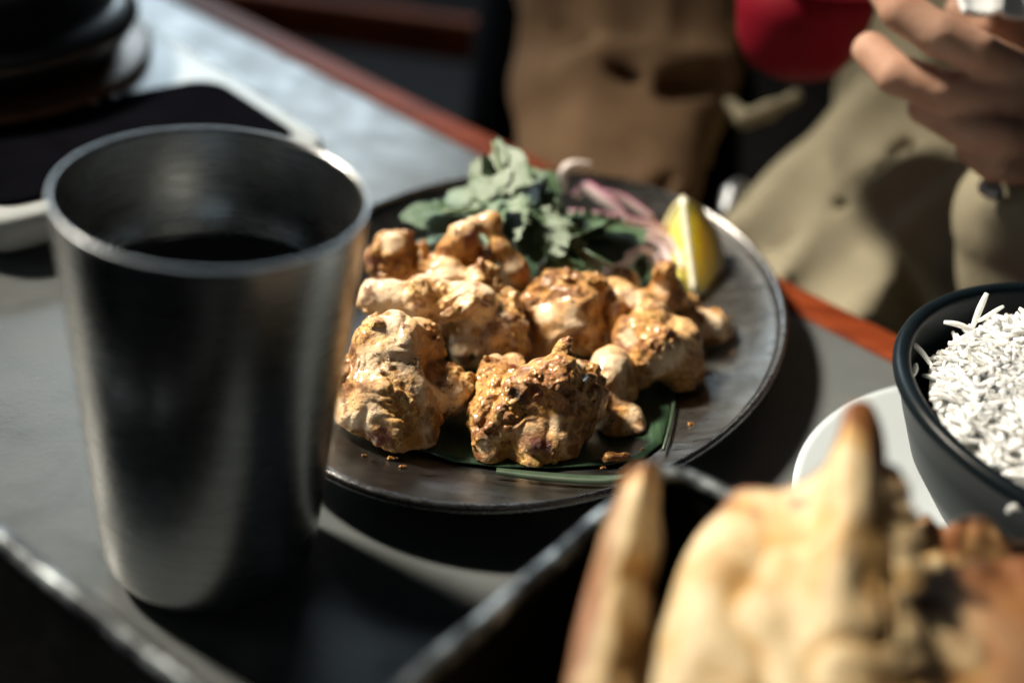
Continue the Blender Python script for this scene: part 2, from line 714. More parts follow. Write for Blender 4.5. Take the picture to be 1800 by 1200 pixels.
def banana():
    poly = [(63, 448), (60, 428), (57, 410), (50, 398), (38, 393), (20, 390.5), (2, 388.5), (-14, 389), (-28, 394), (-42, 406), (-54, 430), (-58, 460), (-50, 500), (-20, 545), (20, 560), (50, 553), (72, 530), (74, 508), (70, 485), (66, 465)]
    poly = np.array(poly) / 1000
    c = poly.mean(0)
    N = len(poly)
    rings = 14
    v, f = [], []
    for r in range(rings + 1):
        for q in poly:
            p = c + (q - c) * r / rings
            z = plate_z(*p) + LEAF_Z + 0.0007 * math.sin(p[0] * 160) * math.sin(p[1] * 120) * (r / rings) ** 2
            v.append((p[0], p[1], z))
    for r in range(rings):
        for k in range(N):
            a, b = r * N + k, r * N + (k + 1) % N
            f.append((a, b, b + N, a + N))
    o = thing('banana_leaf', 'dark green piece of banana leaf lying under the chicken', 'leaf', (0, 0, 0))
    l = mesh('leaf_blade', v, f, mat_banana(), o)
    md = l.modifiers.new('thick', 'SOLIDIFY')
    md.thickness = 0.0005
    # pale folded front edge
    pale = plain('pale_leaf_edge', (0.032, 0.055, 0.032), 0.45, 0, 0.25, 200)
    pts = [on_plate(x, y, 0.0024) for x, y in ((872, 829), (940, 838), (1010, 844), (1070, 845), (1120, 836))]
    pts = bez(pts, 5)
    v, f = [], []
    for i, p in enumerate(pts):
        wdt = 0.0013 * math.sin(math.pi * min(1, (i + 1) / (len(pts)))) + 0.0006
        v += [p + np.array([0, -0.0010, 0.0004]), p + np.array([0.0, wdt, 0.0012]), p + np.array([0, -0.0010, -0.0006])]
    for i in range(len(pts) - 1):
        for k in range(3):
            f.append((i * 3 + k, i * 3 + (k + 1) % 3, i * 3 + 3 + (k + 1) % 3, i * 3 + 3 + k))
    mesh('folded_edge', v, f, pale, o)
    pts = [on_plate(x, y, 0.0024) for x, y in ((1186, 700), (1178, 745), (1166, 790))]
    tube('leaf_vein', bez(pts, 5), 0.0006, pale, o, 6)


banana()

# ================================================================== CHICKEN
MEAT = np.array([0.76, 0.47, 0.215])
PALE = np.array([0.90, 0.72, 0.50])
GOLD = np.array([0.53, 0.25, 0.040])
STRAW = np.array([0.76, 0.52, 0.17])
BROWN = np.array([0.19, 0.066, 0.012])
RED = np.array([0.17, 0.022, 0.012])
CHAR = np.array([0.014, 0.011, 0.012])
MUST = np.array([0.42, 0.28, 0.03])


def chicken(name, label, prims, negs=(), seed=0, h=0.00065, brown=0.4, rough=1.0, spots=(), k=0.0045, must=0.0, tone=0.3, cov=0.0, amp=1.0):
    """prims and negs are given as photo position, height (mm) and radius (mm); spots as photo position, radius, kind"""
    def conv(L):
        out = []
        for q in L:
            if q[0] == 's':
                out.append(('s', P(q[1], q[2], q[3]), q[4] / 1000))
            else:
                out.append(('c', P(*q[1:4]), q[4] / 1000, P(*q[5:8]), q[8] / 1000))
        return out
    pr, ng = conv(prims), conv(negs)
    los, his = [], []
    for q in pr:
        for c_, r_ in (((q[1], q[2]), (q[3], q[4])) if q[0] == 'c' else ((q[1], q[2]),)):
            los.append(c_ - r_)
            his.append(c_ + r_)
    lo, hi = np.min(los, 0) - 0.005, np.max(his, 0) + 0.005
    lo[2] = max(lo[2], 0.004)
    off = np.array([seed * 0.0137, seed * 0.0071, seed * 0.0193])
    nA, nB, nC, nD = NZ[seed % 4], NZ[(seed + 1) % 4], NZ[4 + seed % 3], NZ[5 + seed % 3]

    def base(g):
        d = None
        for q in pr:
            x = prim(g, q)
            d = x if d is None else smin(d, x, k)
        for q in ng:
            d = -smin(-d, prim(g, q), 0.0022)
        return d

    def on_surface(x, y):
        t = np.arange(0.30, 0.75, 0.0005)
        d = base(EYE + t[:, None] * ray(x, y))
        i = np.argmax(d < 0) if (d < 0).any() else np.argmin(d)
        return EYE + t[i] * ray(x, y)

    spw = [(on_surface(s[0], s[1]), s[2] / 1000, s[3]) for s in spots]

    def masks(p):
        q = p + off
        crust = sstep(0.47 - cov, 0.56 - cov, fbm(nB, q + 0.5, 0.014))
        for sp, sr_, kind in spw:
            e = np.linalg.norm(p - sp, axis=1) / sr_
            if kind == 'p':
                crust = crust * sstep(0.6, 1.25, e)
            if kind == 'c':
                crust = np.maximum(crust, 1 - sstep(0.6, 1.2, e))
        return q, crust

    def disp(q, crust):
        warp = np.stack([nC(q, 0.010), nD(q + 0.2, 0.010), nA(q + 0.4, 0.010)], 1) - 0.5
        qw = q + warp * 0.009
        d1 = (nA(q, 0.012) - 0.5) * 0.0036
        d2 = (np.abs(nB(qw, 0.0095) - 0.5) * 2.6 - 0.36) * 0.0023
        d2b = (np.abs(nD(qw + 0.1, 0.0045) - 0.5) * 2.4 - 0.36) * 0.0012
        d3 = (nC(qw, 0.0027) - 0.42) * 0.0010 * (0.10 + crust)
        d4 = (nD(q, 0.0014) - 0.45) * 0.0012 * (0.06 + crust)
        return (d1 + (d2 + d2b) * (0.55 + 0.45 * crust) + (d3 + d4) * rough) * amp

    def fn(g):
        d = base(g)
        near = np.abs(d) < 0.006
        q, crust = masks(g[near])
        d[near] -= disp(q, crust)
        zp = plate_z(g[:, 0], g[:, 1]) + LEAF_Z + 0.0006
        return np.maximum(d, zp - g[:, 2])

    def colr(v):
        q, crust = masks(v)
        dd = disp(q, crust)
        dn = np.clip((dd + 0.0025) / 0.006, 0, 1)
        w = fbm(nC, q + 0.9, 0.017)
        fin = fbm(nA, q + 0.2, 0.004)
        f2 = fbm(nB, q + 0.6, 0.0022)
        c = MEAT + (PALE - MEAT) * sstep(0.33, 0.58, w)[:, None]
        c = c + (np.array([0.50, 0.255, 0.07]) - c) * tone
        # marinade crust: straw to gold grains
        cc = STRAW + (GOLD - STRAW) * sstep(0.30 - 0.1 * tone, 0.62 - 0.2 * tone, 0.5 * fin + 0.5 * f2)[:, None]
        c = c + (cc - c) * (crust * 0.9)[:, None]
        # thin golden film in the creases and around the crust
        film = (1 - sstep(0.12, 0.40, dn)) * 0.65
        film = np.maximum(film, sstep(0.40, 0.5, fbm(nB, q + 0.5, 0.014) + cov) * 0.55)
        c = c + (np.array([0.47, 0.20, 0.030]) - c) * (film * (1 - crust))[:, None]
        bn = sstep(0.72 - 0.36 * brown, 0.90 - 0.36 * brown, fbm(nD, q + 0.13, 0.011) * 0.65 + dn * 0.28 + (fin - 0.5) * 0.9 + 0.10)
        c = c + (BROWN - c) * (bn * 0.85)[:, None]
        if must:
            lowz = 1 - sstep(0.008, 0.019, v[:, 2])
            mk = lowz * sstep(0.35, 0.55, fbm(nB, q + 0.7, 0.008)) * must
            c = c + (MUST - c) * mk[:, None]
        ed = sstep(0.67, 0.73, fbm(nB, q + 0.33, 0.0065))
        c = c + (RED - c) * (ed * (0.1 + 0.7 * brown))[:, None]
        for sp, sr_, kind in spw:
            if kind == 'c':
                continue
            dd_ = np.linalg.norm(v - sp, axis=1) / sr_ + (fin - 0.5) * (0.8 if kind == 'p' else 1.4)
            w_ = 1 - sstep(0.55, 1.05, dd_)
            tgt = {'r': RED, 'k': CHAR, 'b': BROWN, 'p': PALE, 'g': GOLD}[kind]
            c = c + (tgt - c) * (w_ * (0.65 if kind == 'p' else 0.92))[:, None]
        return {'Col': np.clip(c, 0.004, 1), 'Msk': np.stack([crust, dn, w], 1)}

    o = sdf_object(name, fn, lo, hi, h, chick, None, colr)
    return tag(o, label, 'chicken piece', 'grilled chicken pieces on the plate')


def chickens():
    C = 'chicken_piece'
    chicken(C, 'large pale chicken piece nearest the steel tumbler with a smooth white top', [
        ('s', 686, 622, 29, 13.5), ('s', 681, 706, 18, 14.5), ('s', 642, 690, 19, 9.5), ('s', 798, 688, 17, 7.6), ('s', 757, 690, 17, 9), ('s', 690, 768, 11, 8.2), ('s', 735, 755, 11, 7.5),
        ('s', 738, 600, 28, 8), ('s', 645, 640, 25, 8), ('s', 630, 725, 14, 7)],
        [('c', 700, 786, 14, 2.2, 668, 772, 16, 2.2), ('c', 772, 640, 32, 2.2, 752, 668, 29, 1.2)], seed=1, h=0.00055, brown=0.2, rough=0.9, tone=0.0, cov=-0.05,
        spots=((672, 770, 4.5, 'r'), (652, 765, 3.0, 'r'), (712, 573, 2.2, 'b'), (708, 578, 1.4, 'k'), (645, 596, 3.2, 'g'), (705, 620, 9, 'p'), (655, 640, 8, 'p'), (637, 713, 1.3, 'r'), (795, 700, 6.5, 'p'), (680, 650, 4.5, 'c'), (735, 640, 5, 'c'), (700, 700, 7, 'c'), (715, 735, 7, 'c'), (640, 740, 5, 'p'), (730, 775, 4, 'g'), (800, 660, 4, 'c')))
    chicken(C, 'big rolled chicken piece with a dark hollow under a torn flap', [
        ('c', 660, 525, 28, 7.0, 746, 524, 31, 8.0), ('c', 746, 524, 31, 8.0, 838, 534, 33, 8.5), ('s', 874, 575, 24, 10.5), ('s', 822, 618, 15, 8.0), ('s', 870, 610, 17, 8.5),
        ('s', 850, 495, 33, 8), ('c', 815, 545, 35, 4.5, 786, 560, 34, 2.2), ('s', 785, 492, 30, 8), ('s', 700, 548, 20, 7), ('s', 885, 530, 28, 8), ('s', 765, 585, 11, 9), ('s', 800, 560, 18, 8)],
        [('c', 800, 585, 31, 4.2, 824, 582, 30, 3.6)], seed=2, h=0.00058, brown=0.30, rough=0.8, tone=0.12,
        spots=((818, 634, 3.6, 'r'), (830, 628, 2.0, 'k'), (884, 468, 2.2, 'k'), (895, 480, 3.6, 'r'), (690, 525, 7, 'p'), (815, 605, 5, 'p'), (862, 505, 6, 'p'), (770, 515, 7, 'c'), (845, 560, 5, 'p'), (790, 545, 5, 'c'), (840, 585, 3, 'g')))
    chicken(C, 'browned knobbly chicken piece at the back left of the pile', [
        ('s', 690, 438, 30, 7.5), ('c', 675, 455, 26, 6.5, 690, 495, 20, 6), ('c', 720, 445, 27, 5, 765, 475, 24, 5), ('s', 735, 500, 18, 7), ('s', 700, 500, 14, 7)],
        [('s', 716, 482, 30, 4)], seed=3, h=0.0007, brown=0.5, tone=0.4, cov=0.02,
        spots=((664, 478, 3.2, 'k'), (662, 462, 3.5, 'r'), (690, 425, 5, 'p'), (722, 440, 4, 'b')))
    chicken(C, 'scorched red brown chicken knob behind the rolled piece', [
        ('s', 812, 422, 40, 5.8), ('c', 806, 432, 37, 6.5, 795, 465, 29, 7.5), ('s', 768, 465, 28, 5), ('s', 840, 465, 28, 7)],
        seed=5, h=0.0007, brown=0.6, tone=0.5, cov=0.02, amp=0.8,
        spots=((830, 420, 5, 'r'), (806, 410, 1.8, 'k'), (845, 440, 5, 'r'), (800, 450, 4, 'c')))
    chicken(C, 'thin bone shaped chicken strip pointing up towards the herbs', [
        ('s', 866, 388, 46, 3.6), ('c', 858, 392, 45, 3.4, 882, 436, 38, 3.2), ('c', 882, 436, 38, 3.2, 904, 470, 31, 5.0), ('c', 832, 394, 44, 2.8, 858, 392, 44, 3.2), ('c', 905, 475, 30, 4.6, 915, 520, 14, 6)],
        seed=6, h=0.0006, brown=0.2, k=0.003, rough=0.6, tone=0.2, amp=0.35, spots=((922, 478, 4.5, 'r'), (872, 384, 3, 'g'), (900, 465, 4, 'p')))
    chicken(C, 'golden chicken lump in the middle of the pile below the herbs', [
        ('s', 980, 520, 26, 9.0), ('s', 1034, 516, 26, 8.0), ('s', 978, 582, 17, 10.5), ('s', 1024, 585, 17, 9), ('s', 1003, 545, 24, 11), ('c', 945, 530, 24, 4, 912, 542, 22, 3.4), ('s', 960, 618, 9, 8)],
        [('c', 1003, 490, 38, 2.0, 1010, 520, 35, 1.0)], seed=7, h=0.0006, brown=0.48, rough=1.1, tone=0.35, cov=0.03, spots=((938, 545, 3.0, 'k'), (1022, 512, 4, 'c'), (960, 552, 5, 'p'), (1010, 560, 5, 'p'), (1008, 530, 1.4, 'k'), (1045, 505, 3, 'g'), (1020, 600, 4, 'c')))
    chicken(C, 'small stubby chicken piece with a white end between the middle lump and right pieces', [
        ('c', 1078, 540, 24, 4.8, 1066, 598, 15, 4.4), ('c', 1080, 515, 24, 6.5, 1130, 545, 22, 7), ('s', 1095, 500, 22, 7)],
        seed=8, h=0.0007, brown=0.3, rough=0.6, k=0.003, tone=0.3, amp=0.6, spots=((1058, 598, 4, 'p'), (1098, 540, 2, 'k'), (1110, 520, 5, 'p')))
    chicken(C, 'squarish pale chicken chunk on the right with two dark red spots', [
        ('s', 1118, 588, 23, 8.5), ('s', 1188, 596, 20, 8.5), ('s', 1122, 645, 14, 8.5), ('s', 1188, 642, 14, 9.2), ('s', 1152, 618, 20, 11), ('s', 1205, 648, 11, 7), ('s', 1145, 565, 25, 7)],
        seed=9, h=0.00058, brown=0.32, rough=0.9, tone=0.15, amp=0.75, spots=((1164, 571, 2.0, 'r'), (1151, 641, 2.4, 'r'), (1113, 655, 2.2, 'r'), (1185, 625, 7, 'p'), (1106, 595, 5, 'p'), (1160, 645, 6, 'p'), (1224, 592, 3, 'r'), (1170, 590, 6, 'c'), (1125, 585, 3, 'g'), (1120, 640, 4, 'g')))
    chicken(C, 'pointed chicken piece at the back below the lemon wedge', [
        ('s', 1168, 470, 37, 3.4), ('c', 1168, 480, 34, 4.2, 1178, 522, 24, 7.5), ('s', 1150, 535, 20, 7), ('s', 1200, 545, 16, 7.5), ('s', 1206, 570, 14, 6)],
        seed=10, h=0.0007, brown=0.4, tone=0.4, cov=0.04, amp=0.7, spots=((1193, 558, 3.2, 'k'), (1190, 520, 4, 'b'), (1165, 505, 4, 'p')))
    chicken(C, 'narrow chicken tip sticking out at the far right of the pile', [
        ('c', 1218, 562, 15, 5, 1252, 575, 13, 6.2), ('s', 1262, 578, 12, 5.5), ('s', 1276, 564, 12, 2.6), ('s', 1240, 590, 9, 5)],
        seed=11, h=0.0007, brown=0.3, rough=0.7, tone=0.3, amp=0.6, spots=((1258, 570, 4.5, 'p'), (1250, 600, 4, 'b'), (1228, 560, 3, 'b')))
    chicken(C, 'dark browned front chicken piece with a tall pointed peak', [
        ('s', 968, 715, 19, 14.5), ('c', 995, 614, 41, 2.6, 985, 662, 32, 9.5), ('s', 1018, 678, 25, 9), ('s', 1022, 715, 18, 9.5), ('s', 940, 690, 24, 9), ('s', 934, 790, 9.5, 8.5), ('s', 975, 785, 9.5, 8.0), ('s', 912, 725, 19, 7),
        ('s', 905, 755, 14, 7.5), ('s', 945, 805, 8, 6), ('c', 877, 660, 21, 7.5, 864, 730, 16, 8.0), ('c', 864, 735, 16, 8.0, 858, 798, 8.5, 6.0), ('s', 905, 655, 21, 6.0)],
        [('c', 925, 758, 25, 2.0, 985, 762, 23, 2.2), ('c', 890, 690, 34, 1.4, 886, 790, 19, 1.2), ('s', 849, 787, 17, 2.0), ('c', 912, 655, 36, 2.2, 935, 662, 36, 1.4), ('c', 955, 700, 37, 1.2, 1000, 735, 31, 1.0)],
        seed=13, h=0.00048, brown=0.46, rough=1.15, must=0.9, tone=0.55, cov=0.07,
        spots=((908, 690, 3.4, 'k'), (920, 699, 2.6, 'k'), (940, 688, 5.0, 'r'), (942, 780, 3.4, 'r'), (960, 784, 2.8, 'r'), (849, 787, 2.6, 'p'), (902, 645, 2.2, 'r'), (903, 742, 2.2, 'b'), (1045, 690, 1.6, 'p'), (995, 700, 7, 'b'), (985, 640, 4, 'c'), (905, 720, 4, 'c'), (975, 745, 4, 'p'), (860, 690, 4, 'c'), (848, 750, 4, 'b'), (960, 720, 4, 'g'), (990, 660, 3, 'b')))
    chicken(C, 'smooth thin chicken flap half hidden behind the front peak', [
        ('s', 1075, 645, 20, 8), ('s', 1062, 675, 16, 8.5), ('c', 1068, 705, 12, 7, 1104, 732, 9.5, 4.6), ('c', 1104, 732, 9.5, 4.8, 1118, 758, 8, 3.4), ('s', 1080, 748, 8.5, 6), ('c', 1098, 650, 16, 5, 1104, 690, 11, 3.2)],
        seed=14, h=0.0006, brown=0.3, rough=0.5, k=0.003, tone=0.4, amp=0.5, spots=((1124, 742, 2.6, 'b'), (1125, 765, 3, 'r'), (1080, 640, 5, 'p')))


chickens()


def crumbs():
    data = [(1083, 806, 2.4, 'largest brown crumb of chicken crust on the banana leaf'),
            (690, 806, 0.9, 'tiny yellow crumb on the plate beside the pale chicken piece'),
            (708, 820, 0.7, 'tiny yellow speck nearest the front rim of the plate'),
            (1060, 822, 0.5, 'tiny crumb on the front edge of the banana leaf'),
            (1215, 745, 0.6, 'tiny crumb on bare steel right of the banana leaf'),
            (1290, 620, 0.5, 'tiny speck on the right side of the plate'),
            (640, 800, 0.5, 'tiny speck on the plate next to the tumbler'),
            (1130, 790, 0.5, 'tiny speck beside the largest crumb')]
    for i, (x, y, r, lb) in enumerate(data):
        c = on_plate(x, y, LEAF_Z + 0.0002 + r / 1300) if r > 1 or i in (3, 7) else on_plate(x, y, r / 1300)
        r /= 1000
        n = NZ[i % 8]

        def fn(g, c=c, r=r, n=n):
            a = prim(g, ('c', c - np.array([r, 0, 0]), r * 0.8, c + np.array([r * 1.3, r * 0.5, 0]), r * 0.5))
            return a - (n(g, r * 0.9) - 0.5) * r * 1.1
        h = r / 5
        o = sdf_object('crumb', fn, c - r * 3, c + r * 3.4, h, chick, None, lambda v, n=n: {
            'Col': GOLD * 0.8 + (BROWN - GOLD * 0.8) * sstep(0.35, 0.65, n(v, 0.0016))[:, None], 'Msk': np.ones((len(v), 3)) * 0.6})
        tag(o, lb, 'crumb', 'crumbs on the plate')


crumbs()


# ================================================================== HERB SPRIG
def leaf_mesh(seed):
    r = random.Random(seed)
    # toothed trifoliate outline in x (width) / y (length), unit length
    half = [(0.0, 0.0), (0.08, 0.08), (0.28, 0.08), (0.44, 0.16), (0.43, 0.26), (0.52, 0.36), (0.42, 0.43), (0.31, 0.45), (0.37, 0.57), (0.35, 0.66), (0.27, 0.70), (0.25, 0.80), (0.15, 0.85), (0.10, 0.95), (0.0, 1.0)]
    half = [(x * r.uniform(0.85, 1.15), y) for x, y in half]
    v, f = [], []
    cup, curl = r.uniform(-0.25, 0.4), r.uniform(-0.45, 0.25)
    rows = 4
    for sgn in (1, -1):
        base = len(v)
        for (x, y) in half:
            for k in range(rows + 1):
                q = x * k / rows
                z = cup * q * q * 1.6 + curl * y * y * 0.55 + 0.03 * math.sin(7 * y + seed) * (q / 0.4) - 0.012 * math.cos(22 * (y - q * 0.6)) * (k / rows)
                v.append((sgn * q, y, z))
        n = rows + 1
        for i in range(len(half) - 1):
            for k in range(rows):
                f.append((base + i * n + k, base + i * n + k + 1, base + (i + 1) * n + k + 1, base + (i + 1) * n + k))
    return v, f


def herbs():
    lm = mat_leaf()
    vein = plain('herb_stem', (0.12, 0.17, 0.08), 0.45, 0, 0.2, 200)
    root = P(955, 500, 12)
    t = thing('herb_sprig', 'bunch of fresh green herb leaves behind the chicken', 'herb', tuple(root))
    protos = []
    for s in range(6):
        v, f = leaf_mesh(s + 3)
        me = bpy.data.meshes.new('leaf')
        me.from_pydata(v, [], f)
        bm = bmesh.new()
        bm.from_mesh(me)
        bmesh.ops.remove_doubles(bm, verts=bm.verts, dist=1e-5)
        bmesh.ops.recalc_face_normals(bm, faces=bm.faces)
        bm.to_mesh(me)
        bm.free()
        me.polygons.foreach_set('use_smooth', np.ones(len(me.polygons), bool))
        me.materials.append(lm)
        protos.append(me)
    # leaf tip position (px, py, z), base position, width factor
    L = [((718, 380, 34), (815, 372, 36), 1.0), ((745, 405, 28), (820, 385, 34), 0.9), ((762, 432, 22), (850, 400, 30), 0.9), ((800, 350, 40), (870, 380, 38), 0.8),
         ((838, 292, 48), (870, 352, 42), 1.1), ((868, 246, 58), (880, 300, 50), 0.55), ((880, 268, 54), (900, 345, 46), 1.0), ((905, 290, 50), (915, 350, 44), 0.9), ((842, 320, 44), (900, 372, 40), 0.9),
         ((920, 290, 46), (925, 345, 42), 0.8), ((965, 308, 44), (920, 352, 42), 1.0), ((985, 345, 40), (930, 372, 40), 0.95), ((960, 395, 36), (915, 350, 42), 1.0), ((905, 418, 38), (880, 350, 44), 1.0),
         ((850, 405, 40), (885, 360, 44), 0.9), ((940, 440, 34), (950, 378, 40), 1.0), ((985, 440, 36), (960, 385, 42), 1.0), ((1020, 465, 30), (975, 405, 40), 1.0), ((1115, 408, 34), (1000, 430, 36), 0.95), ((1085, 395, 38), (1000, 415, 40), 0.9),
         ((1060, 455, 30), (985, 430, 36), 1.0), ((1000, 492, 22), (975, 430, 34), 0.8), ((905, 460, 24), (930, 405, 34), 1.0), ((955, 480, 20), (965, 430, 32), 0.9), ((870, 440, 26), (905, 395, 36), 1.0), ((1130, 490, 18), (1122, 455, 24), 0.7), ((790, 330, 38), (835, 365, 38), 0.7),
         ((770, 448, 16), (840, 425, 24), 0.9), ((730, 430, 18), (800, 415, 26), 0.8), ((940, 320, 44), (900, 375, 40), 0.9), ((1040, 380, 36), (985, 410, 38), 0.8)]
    rl = random.Random(11)
    for tip, base, wf in list(L):
        j = [rl.uniform(-20, 20), rl.uniform(-16, 16), rl.uniform(-5, 2)]
        tp = tuple(a + b for a, b in zip(tip, j))
        L.append((tuple(a + (b - a) * 0.72 for a, b in zip(tuple(c + d for c, d in zip(base, j)), tp)), tuple(c + d * 0.8 for c, d in zip(base, j)), 0.85))
    for i, (tip, base, wf) in enumerate(L):
        a, b = P(*base), P(*tip)
        y = b - a
        ln = np.linalg.norm(y)
        y /= ln
        toeye = (EYE - a) / np.linalg.norm(EYE - a)
        nrm = 0.35 * toeye + np.array([-0.5 + rnd.uniform(-.5, .5), 0.25 + rnd.uniform(-.5, .5), 0.8])
        nrm -= y * (nrm @ y)
        nrm /= np.linalg.norm(nrm)
        x = np.cross(y, nrm)
        o = bpy.data.objects.new('leaf', protos[i % 6])
        COL.objects.link(o)
        sc = ln * 1.18
        mw = Matrix.Identity(4)
        for r in range(3):
            mw[r][0], mw[r][1], mw[r][2] = x[r] * sc * wf * 0.95, y[r] * sc, nrm[r] * sc
            mw[r][3] = a[r] - root[r]
        o.parent = t
        o.matrix_basis = mw
    for pts in (((952, 505, 10), (965, 450, 26), (930, 380, 40), (880, 300, 50), (868, 250, 57)), ((952, 505, 10), (968, 440, 30), (985, 420, 38), (1040, 400, 38)), ((948, 500, 12), (940, 430, 30), (860, 375, 38), (780, 372, 38)), ((990, 500, 10), (982, 430, 32), (978, 350, 44))):
        tube('stem', [p - root for p in bez([P(*q) for q in pts], 5)], 0.0009, vein, t, 6)


herbs()


# ================================================================== RED ONION
def onions():
    k = M('red_onion')
    at = k.n('ShaderNodeAttribute', attribute_name='Col')
    k.color(at.outputs['Color'])
    k.set(Roughness=0.3)
    data = [
        ('white curl of onion sticking up behind the herbs', [(992, 336, 22), (990, 305, 32), (1005, 290, 36), (1040, 290, 36)], 2.6, 2.0, 0),
        ('wide pink onion slice just right of the herbs', [(1010, 345, 24), (1030, 330, 28), (1065, 352, 26), (1100, 380, 22)], 3.8, 1.6, 1),
        ('long thin onion slice with purple skin reaching the lemon wedge', [(1000, 372, 26), (1050, 378, 26), (1110, 388, 24), (1160, 400, 22), (1196, 418, 18)], 2.4, 1.4, 1),
        ('curved onion ring sweeping below the lemon wedge', [(1085, 440, 20), (1125, 425, 22), (1165, 440, 20), (1185, 480, 16)], 3.4, 1.4, 2),
        ('onion arc lying outside the curved ring by the lemon', [(1120, 412, 20), (1160, 415, 20), (1190, 440, 17), (1200, 475, 14)], 3.0, 1.2, 2),
        ('short white onion piece between the herbs and chicken', [(1035, 470, 18), (1055, 455, 22), (1075, 470, 18)], 3.2, 2.0, 0),
        ('broad onion layer at the bottom of the salad', [(1060, 490, 12), (1100, 455, 16), (1150, 455, 14), (1180, 500, 10)], 5.0, 1.5, 2),
        ('pale onion strip hanging under the herb stems', [(945, 480, 18), (965, 462, 22), (990, 480, 16)], 2.4, 1.6, 0),
        ('onion sliver resting against the back rim of the plate', [(1060, 338, 24), (1100, 352, 22), (1150, 385, 18)], 2.6, 1.3, 1)]
    for lb, pts, wd, th, kind in data:
        c = bez([P(*q) for q in pts], 8)
        v, f, col = [], [], []
        for i, p in enumerate(c):
            t = c[min(i + 1, len(c) - 1)] - c[max(i - 1, 0)]
            t /= np.linalg.norm(t)
            up = np.array([-0.15, 0.35, 1.0])
            up = up - t * (up @ t)
            up /= np.linalg.norm(up)
            s = np.cross(t, up)
            tp = 0.35 + 0.65 * math.sin(math.pi * (i + 0.6) / (len(c) + 0.2)) ** 0.5
            for a in range(10):
                an = 2 * math.pi * a / 10
                v.append(p + up * math.sin(an) * wd / 1000 * tp * 0.8 + s * math.cos(an) * th / 1000 * tp)
                white = np.array([0.78, 0.70, 0.68])
                pur = np.array([0.36, 0.07, 0.19])
                amt = sstep(0.35, 0.95, np.array([math.sin(an)]))[0] * (0.0, 0.9, 0.35)[kind] + (0, 0.12, 0.15)[kind]
                col.append(white + (pur - white) * amt)
        for i in range(len(c) - 1):
            for a in range(10):
                f.append((i * 10 + a, i * 10 + (a + 1) % 10, i * 10 + 10 + (a + 1) % 10, i * 10 + 10 + a))
        f += [tuple(range(10)), tuple(range((len(c) - 1) * 10, len(c) * 10))]
        o = mesh('onion_slice', v, f, k.m)
        ca = o.data.color_attributes.new('Col', 'FLOAT_COLOR', 'POINT')
        for i, q in enumerate(col):
            ca.data[i].color = (*q, 1)
        tag(o, lb, 'onion slice', 'red onion slices of the salad')


onions()


